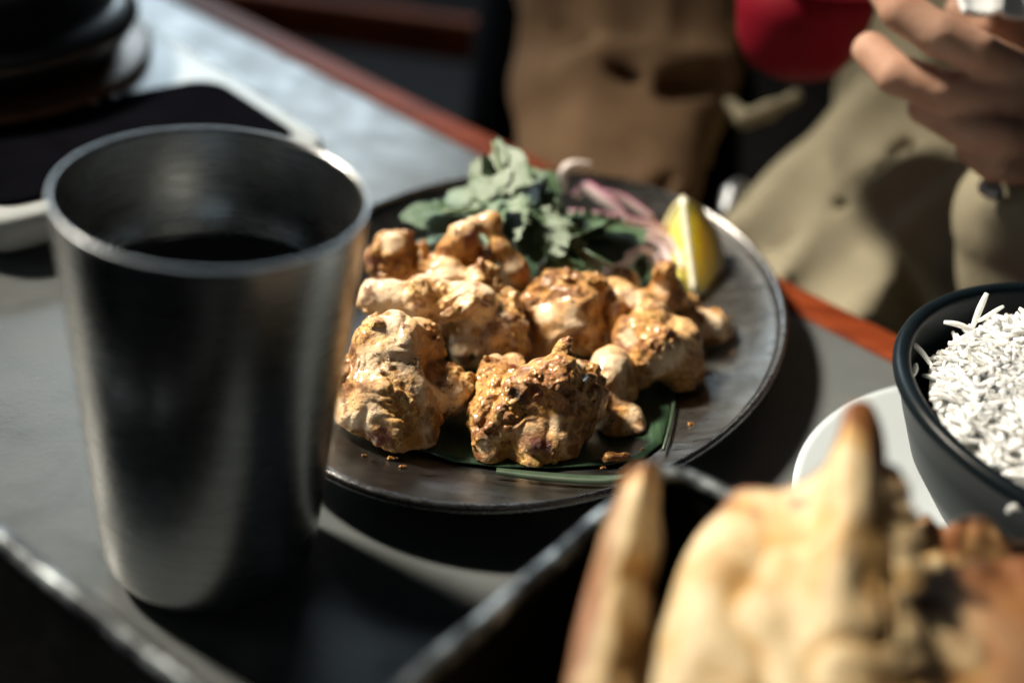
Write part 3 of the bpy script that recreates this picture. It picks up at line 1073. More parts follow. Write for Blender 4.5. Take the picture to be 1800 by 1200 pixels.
# ================================================================== LEMON WEDGE
def lemon():
    top, bot = P(1200, 343, 40), P(1222, 520, 9)
    ctr = (top + bot) / 2
    a = np.linalg.norm(top - bot) / 2
    zax = (top - bot) / (2 * a)
    back = -(EYE - ctr) / np.linalg.norm(EYE - ctr)      # core edge turned to the viewer, peel away
    # turn the wedge so that the right hand flesh face shows wider
    back = back + np.array([0.02, 0.0, 0.0])
    yax = back - zax * (back @ zax)
    yax /= np.linalg.norm(yax)
    xax = np.cross(yax, zax)
    mw = Matrix.Identity(4)
    for r in range(3):
        mw[r][0], mw[r][1], mw[r][2], mw[r][3] = xax[r], yax[r], zax[r], ctr[r]
    t = thing('lemon_wedge', 'yellow lemon wedge standing on the right of the plate', 'lemon wedge')
    t.matrix_world = mw
    R = 0.0245
    half = math.radians(34)
    n, ns = 28, 14

    def rad(z, sh=0.0):
        return max(0.0, (R - sh)) * max(0.0, 1 - (abs(z) / (a - sh * 0.6)) ** 2.3) ** 0.62
    fl = M('lemon_flesh')
    tc = fl.noise(60, 4, 0.6, stretch=((1, 7, 2.0), (0, 0, 0)))
    fl.color(fl.ramp(tc, [(0.3, (0.95, 0.62, 0.05)), (0.55, (0.95, 0.73, 0.16)), (0.75, (0.96, 0.86, 0.46))]))
    fl.set(Roughness=0.22)
    fl.b.inputs['Subsurface Weight'].default_value = 1.0
    fl.b.inputs['Subsurface Radius'].default_value = (1.0, 0.85, 0.3)
    fl.b.inputs['Subsurface Scale'].default_value = 0.025
    fl.bump(tc, 0.5, 0.0008)
    pe = M('lemon_peel')
    zz = pe.n('ShaderNodeTexCoord')
    sp = pe.n('ShaderNodeSeparateXYZ')
    pe.l(zz.outputs['Object'], sp.inputs[0])
    mr = pe.n('ShaderNodeMapRange')
    mr.inputs[1].default_value, mr.inputs[2].default_value = -a, a * 0.2
    pe.l(sp.outputs[2], mr.inputs[0])
    pe.color(pe.ramp(mr.outputs[0], [(0.15, (0.16, 0.28, 0.02)), (0.6, (0.62, 0.48, 0.02))]))
    pe.set(Roughness=0.35)
    pe.bump(pe.noise(900, 2), 0.3, 0.0004)
    pith = plain('lemon_pith', (0.80, 0.78, 0.62), 0.5, 0, 0.08, 300)
    # flesh: solid wedge with slightly bulging faces
    v, f = [], []
    zs = np.linspace(-a * 0.965, a * 0.965, n)
    for z in zs:
        r = rad(z, 0.0022)
        v.append((0, 0.0006, z))
        for k in range(ns + 1):
            th = -half + 2 * half * k / ns
            v.append((r * math.sin(th), 0.0006 + r * math.cos(th), z))
    m_ = ns + 2
    for i in range(n - 1):
        for k in range(m_):
            f.append((i * m_ + k, i * m_ + (k + 1) % m_, (i + 1) * m_ + (k + 1) % m_, (i + 1) * m_ + k))
    f += [tuple(range(m_)), tuple(range((n - 1) * m_, n * m_))]
    mesh('flesh', v, f, fl.m, t, smooth=False)
    for nm, r0, r1, mt, ex in (('pith', 0.0024, 0.0010, pith, 0.012), ('peel', 0.0010, 0.0, pe.m, 0.015)):
        v, f = [], []
        zs2 = np.linspace(-a, a, n + 6)
        for z in zs2:
            for (rr, ks) in ((r0, range(ns + 1)), (r1, range(ns, -1, -1))):
                for k in ks:
                    th = (-half - ex) + 2 * (half + ex) * k / ns
                    q = rad(z, rr)
                    v.append((q * math.sin(th), q * math.cos(th), z))
        m_ = 2 * (ns + 1)
        for i in range(len(zs2) - 1):
            for k in range(m_):
                f.append((i * m_ + k, i * m_ + (k + 1) % m_, (i + 1) * m_ + (k + 1) % m_, (i + 1) * m_ + k))
        mesh(nm, v, f, mt, t)
    # white core along the edge
    tube('core', [(0, 0.0010, z) for z in np.linspace(-a * 0.93, a * 0.93, 14)], [0.0012 + 0.0008 * math.sin(i * 1.3) ** 2 for i in range(14)], pith, t, 8)


lemon()


# ================================================================== RICE BOWL ON SAUCER
BC = np.array([0.203, 0.3915])


def bowl():
    navy = plain('matt_black_glaze', (0.004, 0.0075, 0.0105), 0.34, 0, 0.2, 40)
    navy.node_tree.nodes['Principled BSDF'].inputs['Specular IOR Level'].default_value = 0.1
    sc = plain('white_porcelain', (0.40, 0.45, 0.48), 0.22, 0, 0.03, 20)
    s = thing('saucer', 'round white saucer under the black rice bowl', 'saucer', (0.202, 0.382, 0))
    lathe('saucer_body', [(0, 0.004), (0.05, 0.004), (0.062, 0.0055), (0.085, 0.0105), (0.098, 0.0125), (0.1005, 0.0130), (0.1012, 0.0122), (0.100, 0.0112), (0.085, 0.0082), (0.06, 0.0025), (0.045, 0.0002), (0, 0.0002)], sc, s, 96)
    t = thing('rice_bowl', 'round black bowl heaped with white rice', 'bowl', (BC[0], BC[1], 0.0047))
    prof = [(0, 0.003), (0.030, 0.002), (0.032, 0.0), (0.036, 0.0), (0.040, 0.004), (0.055, 0.014), (0.066, 0.029), (0.073, 0.045), (0.0755, 0.0535)]
    rim = []
    for k in range(9):
        a = math.radians(-60 + 240 * k / 8)
        rim.append((0.0762 + 0.0030 * math.cos(a), 0.0580 + 0.0030 * math.sin(a)))
    inner = [(0.0715, 0.052), (0.069, 0.044), (0.062, 0.029), (0.050, 0.015), (0.032, 0.008), (0, 0.007)]
    lathe('bowl_body', prof + rim + inner, navy, t, 128)


bowl()


def rice():
    k = M('boiled_rice')
    k.set(Roughness=0.32)
    k.color(k.ramp(k.noise(130, 2), [(0.3, (0.70, 0.70, 0.66)), (0.6, (0.78, 0.80, 0.80))]))
    k.b.inputs['Subsurface Weight'].default_value = 0.9
    k.b.inputs['Subsurface Radius'].default_value = (0.9, 0.85, 0.75)
    k.b.inputs['Subsurface Scale'].default_value = 0.007
    base = np.array([BC[0], BC[1], 0.0047])

    def grain(seed):
        r = random.Random(seed)
        L_ = r.uniform(0.009, 0.0135)
        R_ = r.uniform(0.00095, 0.0012)
        bend = r.uniform(-0.2, 0.2)
        n = 7
        v, f = [], []
        for i in range(n):
            u = i / (n - 1)
            rr = R_ * (0.30 + 0.70 * math.sin(math.pi * (0.10 + 0.80 * u)) ** 0.6)
            x = (u - 0.5) * L_
            y = bend * L_ * ((u - 0.5) ** 2 * 4)
            z = 0.1 * L_ * math.sin(3 * u + seed)
            for q in range(6):
                a = q * math.pi / 3
                v.append((x, y + rr * math.cos(a), z + rr * math.sin(a) * 0.85))
        for i in range(n - 1):
            for q in range(6):
                f.append((i * 6 + q, i * 6 + (q + 1) % 6, i * 6 + 6 + (q + 1) % 6, i * 6 + 6 + q))
        f += [tuple(range(6)), tuple(range((n - 1) * 6, n * 6))]
        return v, f

    protos = [grain(s) for s in range(8)]
    meshes = []
    for v, f in protos:
        me = bpy.data.meshes.new('rice_grain')
        me.from_pydata(v, [], f)
        me.polygons.foreach_set('use_smooth', np.ones(len(me.polygons), bool))
        me.materials.append(k.m)
        meshes.append(me)
    t = thing('rice_portion', 'heap of loose white boiled rice inside the black bowl', 'rice', tuple(base))
    r = random.Random(3)

    def hz(x, y):
        d = math.hypot(x - 0.004, y + 0.002) / 0.071
        bump = 0.009 * math.sin(x * 90 + 1) * math.sin(y * 80 + 2) + 0.004 * math.sin(x * 170) * math.cos(y * 150)
        return 0.049 + 0.022 * max(0, 1 - d * d) + bump * (1 - d) if d < 1 else 0.049 - (d - 1) * 0.05

    # underlying mound
    v, f = [], []
    n1, n2 = 16, 48
    for i in range(n1 + 1):
        for j in range(n2):
            a = 2 * math.pi * j / n2
            q = 0.0650 * i / n1
            x, y = q * math.cos(a), q * math.sin(a)
            v.append((x, y, hz(x, y) - 0.0004))
    for i in range(n1):
        for j in range(n2):
            f.append((i * n2 + j, i * n2 + (j + 1) % n2, (i + 1) * n2 + (j + 1) % n2, (i + 1) * n2 + j))
    mo = mesh('rice_mound', v, f, k.m, t)
    place = []
    for i in range(3400):
        q = 0.0625 * math.sqrt(r.random())
        a = r.uniform(0, 2 * math.pi)
        x, y = q * math.cos(a), q * math.sin(a)
        lift = r.choice((-0.0010, -0.0005, 0, 0.0005, 0.0010))
        z = hz(x, y) + lift
        w = np.array([x, y, z]) + base
        d = (w - EYE) @ fw
        px, py = 900 + FPX * ((w - EYE) @ RT) / d, 600 - FPX * ((w - EYE) @ UP) / d
        vis = px < 1830 and py < 1000
        rot = Matrix.Rotation(2.5 * math.sin(x * 75 + 1) + 2.2 * math.cos(y * 68) + r.gauss(0, 0.55), 4, 'Z') @ Matrix.Rotation(r.gauss(0, 0.2), 4, 'Y') @ Matrix.Rotation(r.uniform(0, 6.283), 4, 'X')
        place.append((vis, lift, Matrix.Translation((x, y, z)) @ rot, i % 8))
    # a few grains that stand up at the rim side of the heap, as in the photo
    for (px, py, z, az, el) in ((1722, 545, 69, 1.1, 0.95), (1690, 578, 66, 3.0, 0.1), (1618, 618, 60, 2.6, 0.25), (1607, 655, 59, 1.2, 0.2), (1740, 550, 70, 0.4, 0.4), (1690, 592, 67, 0.3, 0.4)):
        w = P(px, py, z) - base
        place.append((True, 1, Matrix.Translation(tuple(w)) @ Matrix.Rotation(az, 4, 'Z') @ Matrix.Rotation(-el, 4, 'Y'), r.randrange(8)))
    vis = sorted([p for p in place if p[0]], key=lambda p: -p[1])
    own, rest = vis[:280], vis[280:] + [p for p in place if not p[0]]
    for _, _, mt, i in own:
        o = bpy.data.objects.new('rice_grain', meshes[i])
        COL.objects.link(o)
        o.parent = t
        o.matrix_basis = mt
    V, F = [], []
    for _, _, mt, i in rest:
        b = len(V)
        v, f = protos[i]
        A = np.array(mt)
        V += list((np.array(v) @ A[:3, :3].T + A[:3, 3]))
        F += [tuple(q + b for q in ff) for ff in f]
    me = bpy.data.meshes.new('loose_rice')
    me.from_pydata([tuple(map(float, q)) for q in V], [], F)
    me.polygons.foreach_set('use_smooth', np.ones(len(me.polygons), bool))
    o = link('loose_rice', me, k.m, t)
    o['kind'] = 'stuff'
    # one grain stuck on the outside lip of the bowl
    w = P(1790, 888, 61)
    o = bpy.data.objects.new('rice_grain', meshes[2])
    COL.objects.link(o)
    o.matrix_world = Matrix.Translation(tuple(w)) @ Matrix.Rotation(0.5, 4, 'Z')
    tag(o, 'single rice grain stuck on the front rim of the black bowl', 'rice grain')


rice()


# ================================================================== TINS
tin_dark = mat_steel('blackened_tin', (0.020, 0.021, 0.023), (0.05, 0.05, 0.052), 0.35, 0.55, ((20, 20, 20), (0, 0, 0)), 0.4)


def mat_worn():
    k = M('worn_tin_edge')
    n = k.noise(75, 6, 0.75)
    k.color(k.ramp(n, [(0.42, (0.015, 0.016, 0.019)), (0.52, (0.10, 0.115, 0.125)), (0.64, (0.50, 0.56, 0.60))]))
    k.set(Metallic=0.55, Roughness=0.42)
    k.bump(n, 0.6, 0.001)
    return k.m


worn = mat_worn()


def tin(label, c, d1, d2, l1, l2, zr):
    """open tin; c = far corner of the rim, d1 / d2 the two rim directions"""
    t = thing('baking_tin', label, 'tin', (c[0], c[1], 0))
    d1, d2 = np.array([*d1, 0]), np.array([*d2, 0])
    th, ins = 0.0022, 0.012
    top = [np.zeros(3), d1 * l1, d1 * l1 + d2 * l2, d2 * l2]
    mid = (d1 * l1 + d2 * l2) / 2

    def ring(z, inset):
        out = []
        for q in top:
            s1 = 1 if (q - mid) @ d1 < 0 else -1
            s2 = 1 if (q - mid) @ d2 < 0 else -1
            p = q + d1 * inset * s1 + d2 * inset * s2
            out.append((p[0], p[1], z))
        return out
    v = ring(zr, 0) + ring(0.001, ins) + ring(zr, th) + ring(0.003, ins + th)
    f = []
    for k in range(4):
        j = (k + 1) % 4
        f += [(k, j, 4 + j, 4 + k), (8 + k, 8 + j, 12 + j, 12 + k), (k, j, 8 + j, 8 + k)]
    f += [(4, 5, 6, 7), (12, 13, 14, 15)]
    mesh('tin_body', v, f, tin_dark, t, smooth=False)
    r = ring(zr, th / 2)
    pts = []
    for k in range(4):
        a, b = np.array(r[k]), np.array(r[(k + 1) % 4])
        for u in np.linspace(0.03, 0.97, 24):
            pts.append(a + (b - a) * u + np.array([0, 0, 0.0004 * math.sin(u * 40 + k)]))
    pts.append(pts[0])
    tube('rolled_rim', pts, 0.0027, worn, t, 8, cap=False)
    return t


dA = np.array([-0.525, -0.851])
dB = np.array([0.851, -0.525])
TC = P(1165, 812, 66)[:2]
tin('blackened metal tin with a worn rim holding the naan bread', TC, dA, dB, 0.20, 0.20, 0.066)
a0, b0 = P(0, 938, 48)[:2], P(350, 1208, 48)[:2]
du = (b0 - a0) / np.linalg.norm(b0 - a0)
dn_ = np.array([-abs(du[1]), -abs(du[0])])
tin('black metal tin with a chipped pale rim in the bottom left corner', a0 - du * 0.10, du, dn_, 0.21, 0.13, 0.048)


# ================================================================== NAAN
def sheet(name, grid, thick, mat, parent, colfn, amp, seed, nu=64, nv=48):
    """thick bread sheet through a grid of 3-D control points (rows x columns)"""
    rows = [bez(rw, 12) for rw in grid]
    rows = [[rw[int(round(k * (len(rw) - 1) / (nu - 1)))] for k in range(nu)] for rw in rows]
    cols = [bez([rw[k] for rw in rows], 16) for k in range(nu)]
    pts = np.array([[c_[int(round(q * (len(c_) - 1) / (nv - 1)))] for c_ in cols] for q in range(nv)])     # nv x nu x 3
    du_ = np.gradient(pts, axis=1)
    dv_ = np.gradient(pts, axis=0)
    nr = np.cross(du_, dv_)
    nr /= np.linalg.norm(nr, axis=2, keepdims=True) + 1e-12
    toe = EYE - pts
    nr *= np.sign((nr * toe).sum(2, keepdims=True))
    fl = pts.reshape(-1, 3)
    n = NZ[seed]
    wp = fl + (np.stack([n(fl, 0.02), n(fl + 0.4, 0.02), n(fl + 0.8, 0.02)], 1) - 0.5) * 0.014
    lump = (np.abs(n(wp + 0.2, 0.017) - 0.5) * 2.4 - 0.3) * amp + (n(fl, 0.009) - 0.5) * amp * 0.5
    U, V = np.meshgrid(np.linspace(0, 1, nu), np.linspace(0, 1, nv))
    edge = np.minimum(np.minimum(U, 1 - U) * 10, np.minimum(V, 1 - V) * 8).clip(0, 1).reshape(-1)
    fl = fl + nr.reshape(-1, 3) * (lump * (0.35 + 0.65 * edge))[:, None]
    half = thick * (0.45 + 0.55 * edge) * (0.8 + 0.5 * n(fl + 0.5, 0.012))
    fr = fl
    bk = fl - nr.reshape(-1, 3) * half[:, None]
    v = np.concatenate([fr, bk])
    f = []
    N = nu * nv
    for q in range(nv - 1):
        for k in range(nu - 1):
            a = q * nu + k
            f.append((a, a + 1, a + nu + 1, a + nu))
            f.append((N + a, N + a + nu, N + a + nu + 1, N + a + 1))
    ring = [k for k in range(nu)] + [q * nu + nu - 1 for q in range(1, nv)] + [(nv - 1) * nu + k for k in range(nu - 2, -1, -1)] + [q * nu for q in range(nv - 2, 0, -1)]
    for a, b in zip(ring, ring[1:] + ring[:1]):
        f.append((a, b, N + b, N + a))
    o = mesh(name, v, f, mat, parent)
    col = colfn(U.reshape(-1), V.reshape(-1), fl, lump / amp, n)
    col = np.concatenate([col, col * 0.92])
    ca = o.data.color_attributes.new('Col', 'FLOAT_COLOR', 'POINT')
    c4 = np.ones((len(v), 4), np.float32)
    c4[:, :3] = col
    ca.data.foreach_set('color', c4.ravel())
    return o


def naan():
    bm_ = mat_vcol('naan_crust', 0.6, 0.2, (240, 0.35, 0.0010))
    CR = np.array([0.76, 0.61, 0.37])
    TAN = np.array([0.62, 0.36, 0.12])
    BR = np.array([0.25, 0.09, 0.028])
    BK = np.array([0.016, 0.011, 0.010])

    def shade(U, V, p, lump, n, rim_brown, rim_char, side=None):
        w = fbm(n, p + 0.4, 0.022)
        f_ = fbm(n, p + 0.1, 0.007)
        c = CR + (TAN - CR) * (sstep(0.50, 0.70, w * 0.5 + f_ * 0.5) * 0.7)[:, None]
        c = c + (TAN - c) * ((1 - sstep(-0.32, 0.10, lump)) * 0.9)[:, None]
        rb, rc = rim_brown(U), rim_char(U)
        e = 1 - sstep(0.25, 1.0, V / np.maximum(rb, 1e-4) + (f_ - 0.5) * 1.6)
        c = c + (BR - c) * e[:, None]
        e = 1 - sstep(0.45, 1.0, V / np.maximum(rc, 1e-4) + (f_ - 0.5) * 1.4)
        c = c + (BK - c) * e[:, None]
        bl = sstep(0.70, 0.75, fbm(n, p + 0.6, 0.010))
        c = c + (BR - c) * (bl * 0.75)[:, None]
        if side is not None:
            c = c + (BR - c) * side(U, V, f_)[:, None]
        return np.clip(c, 0.005, 1)

    def drop(rim, y1, z1, ts, bulge, xe):
        g = []
        for t_ in ts:
            row = []
            for k, (x, y, z) in enumerate(rim):
                row.append(P(x + (xe[k] - x) * t_, y + (y1 - y) * t_, z * (1 - t_) + z1 * t_ + bulge * math.sin(math.pi * t_)))
            g.append(row)
        return g

    # ---- big folded bread
    t = thing('naan_bread', 'big folded naan with a tall peak and a charred black edge', 'naan bread', tuple(P(1450, 1100, 30)), 'naan pieces in the tin')
    inv = np.array(t.location)
    rim = [(1168, 1075, 70), (1212, 968, 78), (1262, 895, 82), (1300, 858, 84), (1370, 858, 86), (1440, 828, 90), (1468, 765, 100), (1488, 712, 107), (1528, 708, 107), (1552, 760, 102), (1556, 850, 95), (1528, 925, 89), (1560, 985, 84), (1640, 1005, 82), (1730, 985, 82), (1815, 975, 82)]
    xe = [1130, 1180, 1220, 1260, 1310, 1370, 1420, 1470, 1520, 1560, 1590, 1600, 1640, 1700, 1760, 1840]
    g = drop(rim, 1330, 78, (0, 0.10, 0.25, 0.45, 0.7, 1.0), 3, xe)
    g.append([q + np.array([0.0, -0.006, -0.034]) for q in g[-1]])      # folds down to the bottom of the tin
    g.append([np.array([q[0], q[1] + 0.010, 0.010]) for q in g[-1]])
    g = [[q - inv for q in row] for row in g]

    def brown_w(U):
        return np.interp(U, [0, 0.15, 0.35, 0.42, 0.48, 0.60, 0.68, 0.75, 1.0], [0.06, 0.06, 0.06, 0.12, 0.18, 0.28, 0.36, 0.50, 0.56])

    def char_w(U):
        return np.interp(U, [0, 0.60, 0.66, 0.72, 0.85, 1.0], [0.002, 0.01, 0.16, 0.40, 0.40, 0.46])

    def side_w(U, V, f_):
        a = np.exp(-((U - 0.535 - 0.10 * V) / 0.028) ** 2) * (1 - sstep(0.25, 0.55, V)) * 0.85       # browned streak down the peak
        b = sstep(0.86, 0.97, U + (f_ - 0.5) * 0.15) * 0.85
        return np.clip(a + b, 0, 0.95)
    old = EYE.copy()

    def shifted(fn):
        return fn
    EYE_SAVE = EYE.copy()
    EYE[:] = EYE - inv
    sheet('bread_front', g, 0.0065, bm_, t, lambda U, V, p, l, n: shade(U, V * 1.4, p, l, n, brown_w, char_w, side_w), 0.0032, 5, 110, 84)
    # back flap seen over the charred edge
    rim2 = [(1545, 880, 70), (1590, 930, 66), (1625, 905, 68), (1655, 925, 66), (1700, 905, 70), (1740, 912, 70), (1782, 950, 66), (1830, 940, 66)]
    EYE[:] = EYE_SAVE
    g2 = drop(rim2, 1120, 40, (0, 0.2, 0.5, 1.0), 3, [q[0] for q in rim2])
    g2 = [[q - inv for q in row] for row in g2]
    EYE[:] = EYE_SAVE - inv
    sheet('bread_back', g2, 0.006, bm_, t, lambda U, V, p, l, n: shade(U, V, p, l, n, lambda u: np.interp(u, [0, 0.25, 0.4, 0.55, 1], [0.15, 0.10, 0.4, 0.6, 0.7]), lambda u: np.interp(u, [0, 0.5, 0.6, 1], [0.01, 0.05, 0.2, 0.3])), 0.003, 6, 60, 24)
    EYE[:] = EYE_SAVE

    # ---- upright strip by the tin wall
    t = thing('naan_bread', 'narrow upright strip of naan with brown edges by the tin wall', 'naan bread', tuple(P(1090, 1100, 30)), 'naan pieces in the tin')
    inv = np.array(t.location)
    prof = [(812, 1122, 1158, 84), (850, 1096, 1158, 82), (905, 1072, 1160, 79), (965, 1050, 1166, 76), (1050, 1024, 1146, 70), (1150, 1004, 1152, 66), (1280, 985, 1150, 60)]
    g = []
    for y, x0, x1, z in prof:
        row = []
        for k in range(5):
            u = k / 4
            row.append(P(x0 + (x1 - x0) * u, y, z + 5 * math.sin(math.pi * u) - 3 * u) - inv)
        g.append(row)
    EYE[:] = EYE_SAVE - inv

    def strip_side(U, V, f_):
        a = (1 - sstep(0.10, 0.34, U + (f_ - 0.5) * 0.25)) * 0.75
        b = sstep(0.82, 1.0, U + (f_ - 0.5) * 0.3) * 0.7
        d = np.exp(-((V - 0.72) / 0.12) ** 2) * (1 - sstep(0.2, 0.42, U)) * 0.6
        return np.clip(a + b + d, 0, 0.95)
    sheet('bread_strip', g, 0.007, bm_, t, lambda U, V, p, l, n: shade(U, V, p, l, n, lambda u: 0.05 + 0 * u, lambda u: 0.002 + 0 * u, strip_side), 0.0030, 4, 40, 60)
    EYE[:] = EYE_SAVE


naan()


# ================================================================== WHITE TRAY WITH BLACK INSET, BLACK POT
def rounded(cx, e1, e2, l1, l2, r, n=8):
    out = []
    for (a, b, st) in ((r, r, math.pi), (l1 - r, r, -math.pi / 2), (l1 - r, l2 - r, 0), (r, l2 - r, math.pi / 2)):
        for k in range(n + 1):
            t = st + (math.pi / 2) * k / n
            out.append(cx + e1 * (a + r * math.cos(t)) + e2 * (b + r * math.sin(t)))
    return out


def loft(name, rings, mat, parent):
    n = len(rings[0])
    v = [p for r in rings for p in r]
    f = []
    for i in range(len(rings) - 1):
        for k in range(n):
            f.append((i * n + k, i * n + (k + 1) % n, (i + 1) * n + (k + 1) % n, (i + 1) * n + k))
    f += [tuple(range(n)), tuple(range((len(rings) - 1) * n, len(rings) * n))]
    return mesh(name, v, f, mat, parent)


def white_tray():
    R0 = np.array([-0.0915, 0.600, 0])
    e1 = np.array([-0.698, -0.716, 0])
    e2 = np.array([-0.716, 0.698, 0])
    t = thing('white_tray', 'white rectangular tray with a glossy black inset behind the tumbler', 'tray', tuple(R0))
    Z = np.zeros(3)

    def lift(r, z):
        return [p + np.array([0, 0, z]) for p in r]

    def rr(ins, z, r):
        return lift(rounded(Z + e1 * ins + e2 * ins, e1, e2, 0.172 - 2 * ins, 0.33 - 2 * ins, r), z)
    loft('tray_body', [rr(0.006, 0.003, 0.012), rr(0.001, 0.008, 0.016), rr(0.0, 0.014, 0.017), rr(0.0015, 0.0185, 0.016), rr(0.004, 0.0200, 0.014)], white_enamel, t)

    def ri(ins, z):
        c = e1 * (0.012 + ins) + e2 * (0.012 + ins)
        return lift(rounded(c, e1, e2, 0.150 - 2 * ins, 0.078 - 2 * ins, 0.014), z)
    loft('black_inset', [ri(0, 0.0185), ri(0, 0.0212), ri(0.0015, 0.0218)], black_gloss, t)
    red = plain('red_button', (0.5, 0.02, 0.02), 0.4)
    grey = plain('grey_button', (0.4, 0.42, 0.42), 0.4)
    for x, y, mt in ((116, 192, red), (165, 182, grey), (200, 172, grey)):
        p = P(x, y, 21) - R0
        lathe('button', [(0, 0.0028), (0.0025, 0.0024), (0.003, 0.0), (0, 0)], mt, t, 20, (p[0], p[1], 0.0195))
    pc = np.array([-0.303, 0.648, 0.0202])
    p = thing('black_pot', 'round glossy black pot standing on the white tray', 'pot', tuple(pc))
    lathe('pot_body', [(0, 0.004), (0.080, 0.003), (0.092, 0.008), (0.100, 0.022), (0.0985, 0.026), (0.090, 0.029), (0.086, 0.032), (0.080, 0.043), (0.066, 0.053), (0.045, 0.059), (0.02, 0.062), (0, 0.062)], black_pot, p, 96)
    lathe('base_ring', [(0.070, 0.0002), (0.103, 0.0002), (0.106, 0.003), (0.103, 0.006), (0.070, 0.005)], plain('brown_pot_base', (0.09, 0.045, 0.02), 0.4, 0.3), p, 96)
    lathe('knob', [(0.008, 0.061), (0.007, 0.068), (0.014, 0.073), (0.013, 0.080), (0, 0.083)], black_pot, p, 32)


white_tray()


# ================================================================== PEOPLE BEYOND THE TABLE
def cloth(name, c, var=0.25, rough=0.9):
    m_ = plain(name, c, rough, 0, var, 30, 0.002)
    m_.node_tree.nodes['Principled BSDF'].inputs['Specular IOR Level'].default_value = 0.12
    return m_


def caps(chain, dep=None):
    """chain of (px, py, depth, r_mm) -> cone capsules"""
    out = []
    for a, b in zip(chain[:-1], chain[1:]):
        out.append(('c', D(*a[:3]), a[3] / 1000, D(*b[:3]), b[3] / 1000))
    return out


def organic(name, prims, negs, mat, parent, h, k=0.012, amp=0.0, scale=0.03, nk=0.006, run=None):
    pts, rs = [], []
    for q in prims:
        if q[0] == 'c':
            pts += [q[1], q[3]]
            rs += [q[2], q[4]]
        else:
            pts.append(q[1])
            rs.append(np.max(q[2]))
    mr = max(rs)
    lo = np.min([p - r for p, r in zip(pts, rs)], 0) - 0.012
    hi = np.max([p + r for p, r in zip(pts, rs)], 0) + 0.012

    def fn(g):
        d = None
        for q in prims:
            x = prim(g, q)
            d = x if d is None else smin(d, x, k)
        for q in negs:
            d = -smin(-d, prim(g, q), nk)
        if amp:
            q_ = g
            if run is not None:          # folds run along this direction
                dr = run / np.linalg.norm(run)
                q_ = g - 0.78 * (g @ dr)[:, None] * dr
            w_ = q_ + (np.stack([NZ[1](g, 0.09), NZ[3](g, 0.09), NZ[4](g, 0.09)], 1) - 0.5) * 0.03
            d = d + (np.abs(NZ[2](w_, scale) - 0.5) * 2 - 0.5) * amp
        return d
    o = sdf_object(name, fn, lo, hi, h, mat)
    if parent is not None:
        o.parent = parent
        o.matrix_parent_inverse = parent.matrix_world.inverted()
    return o


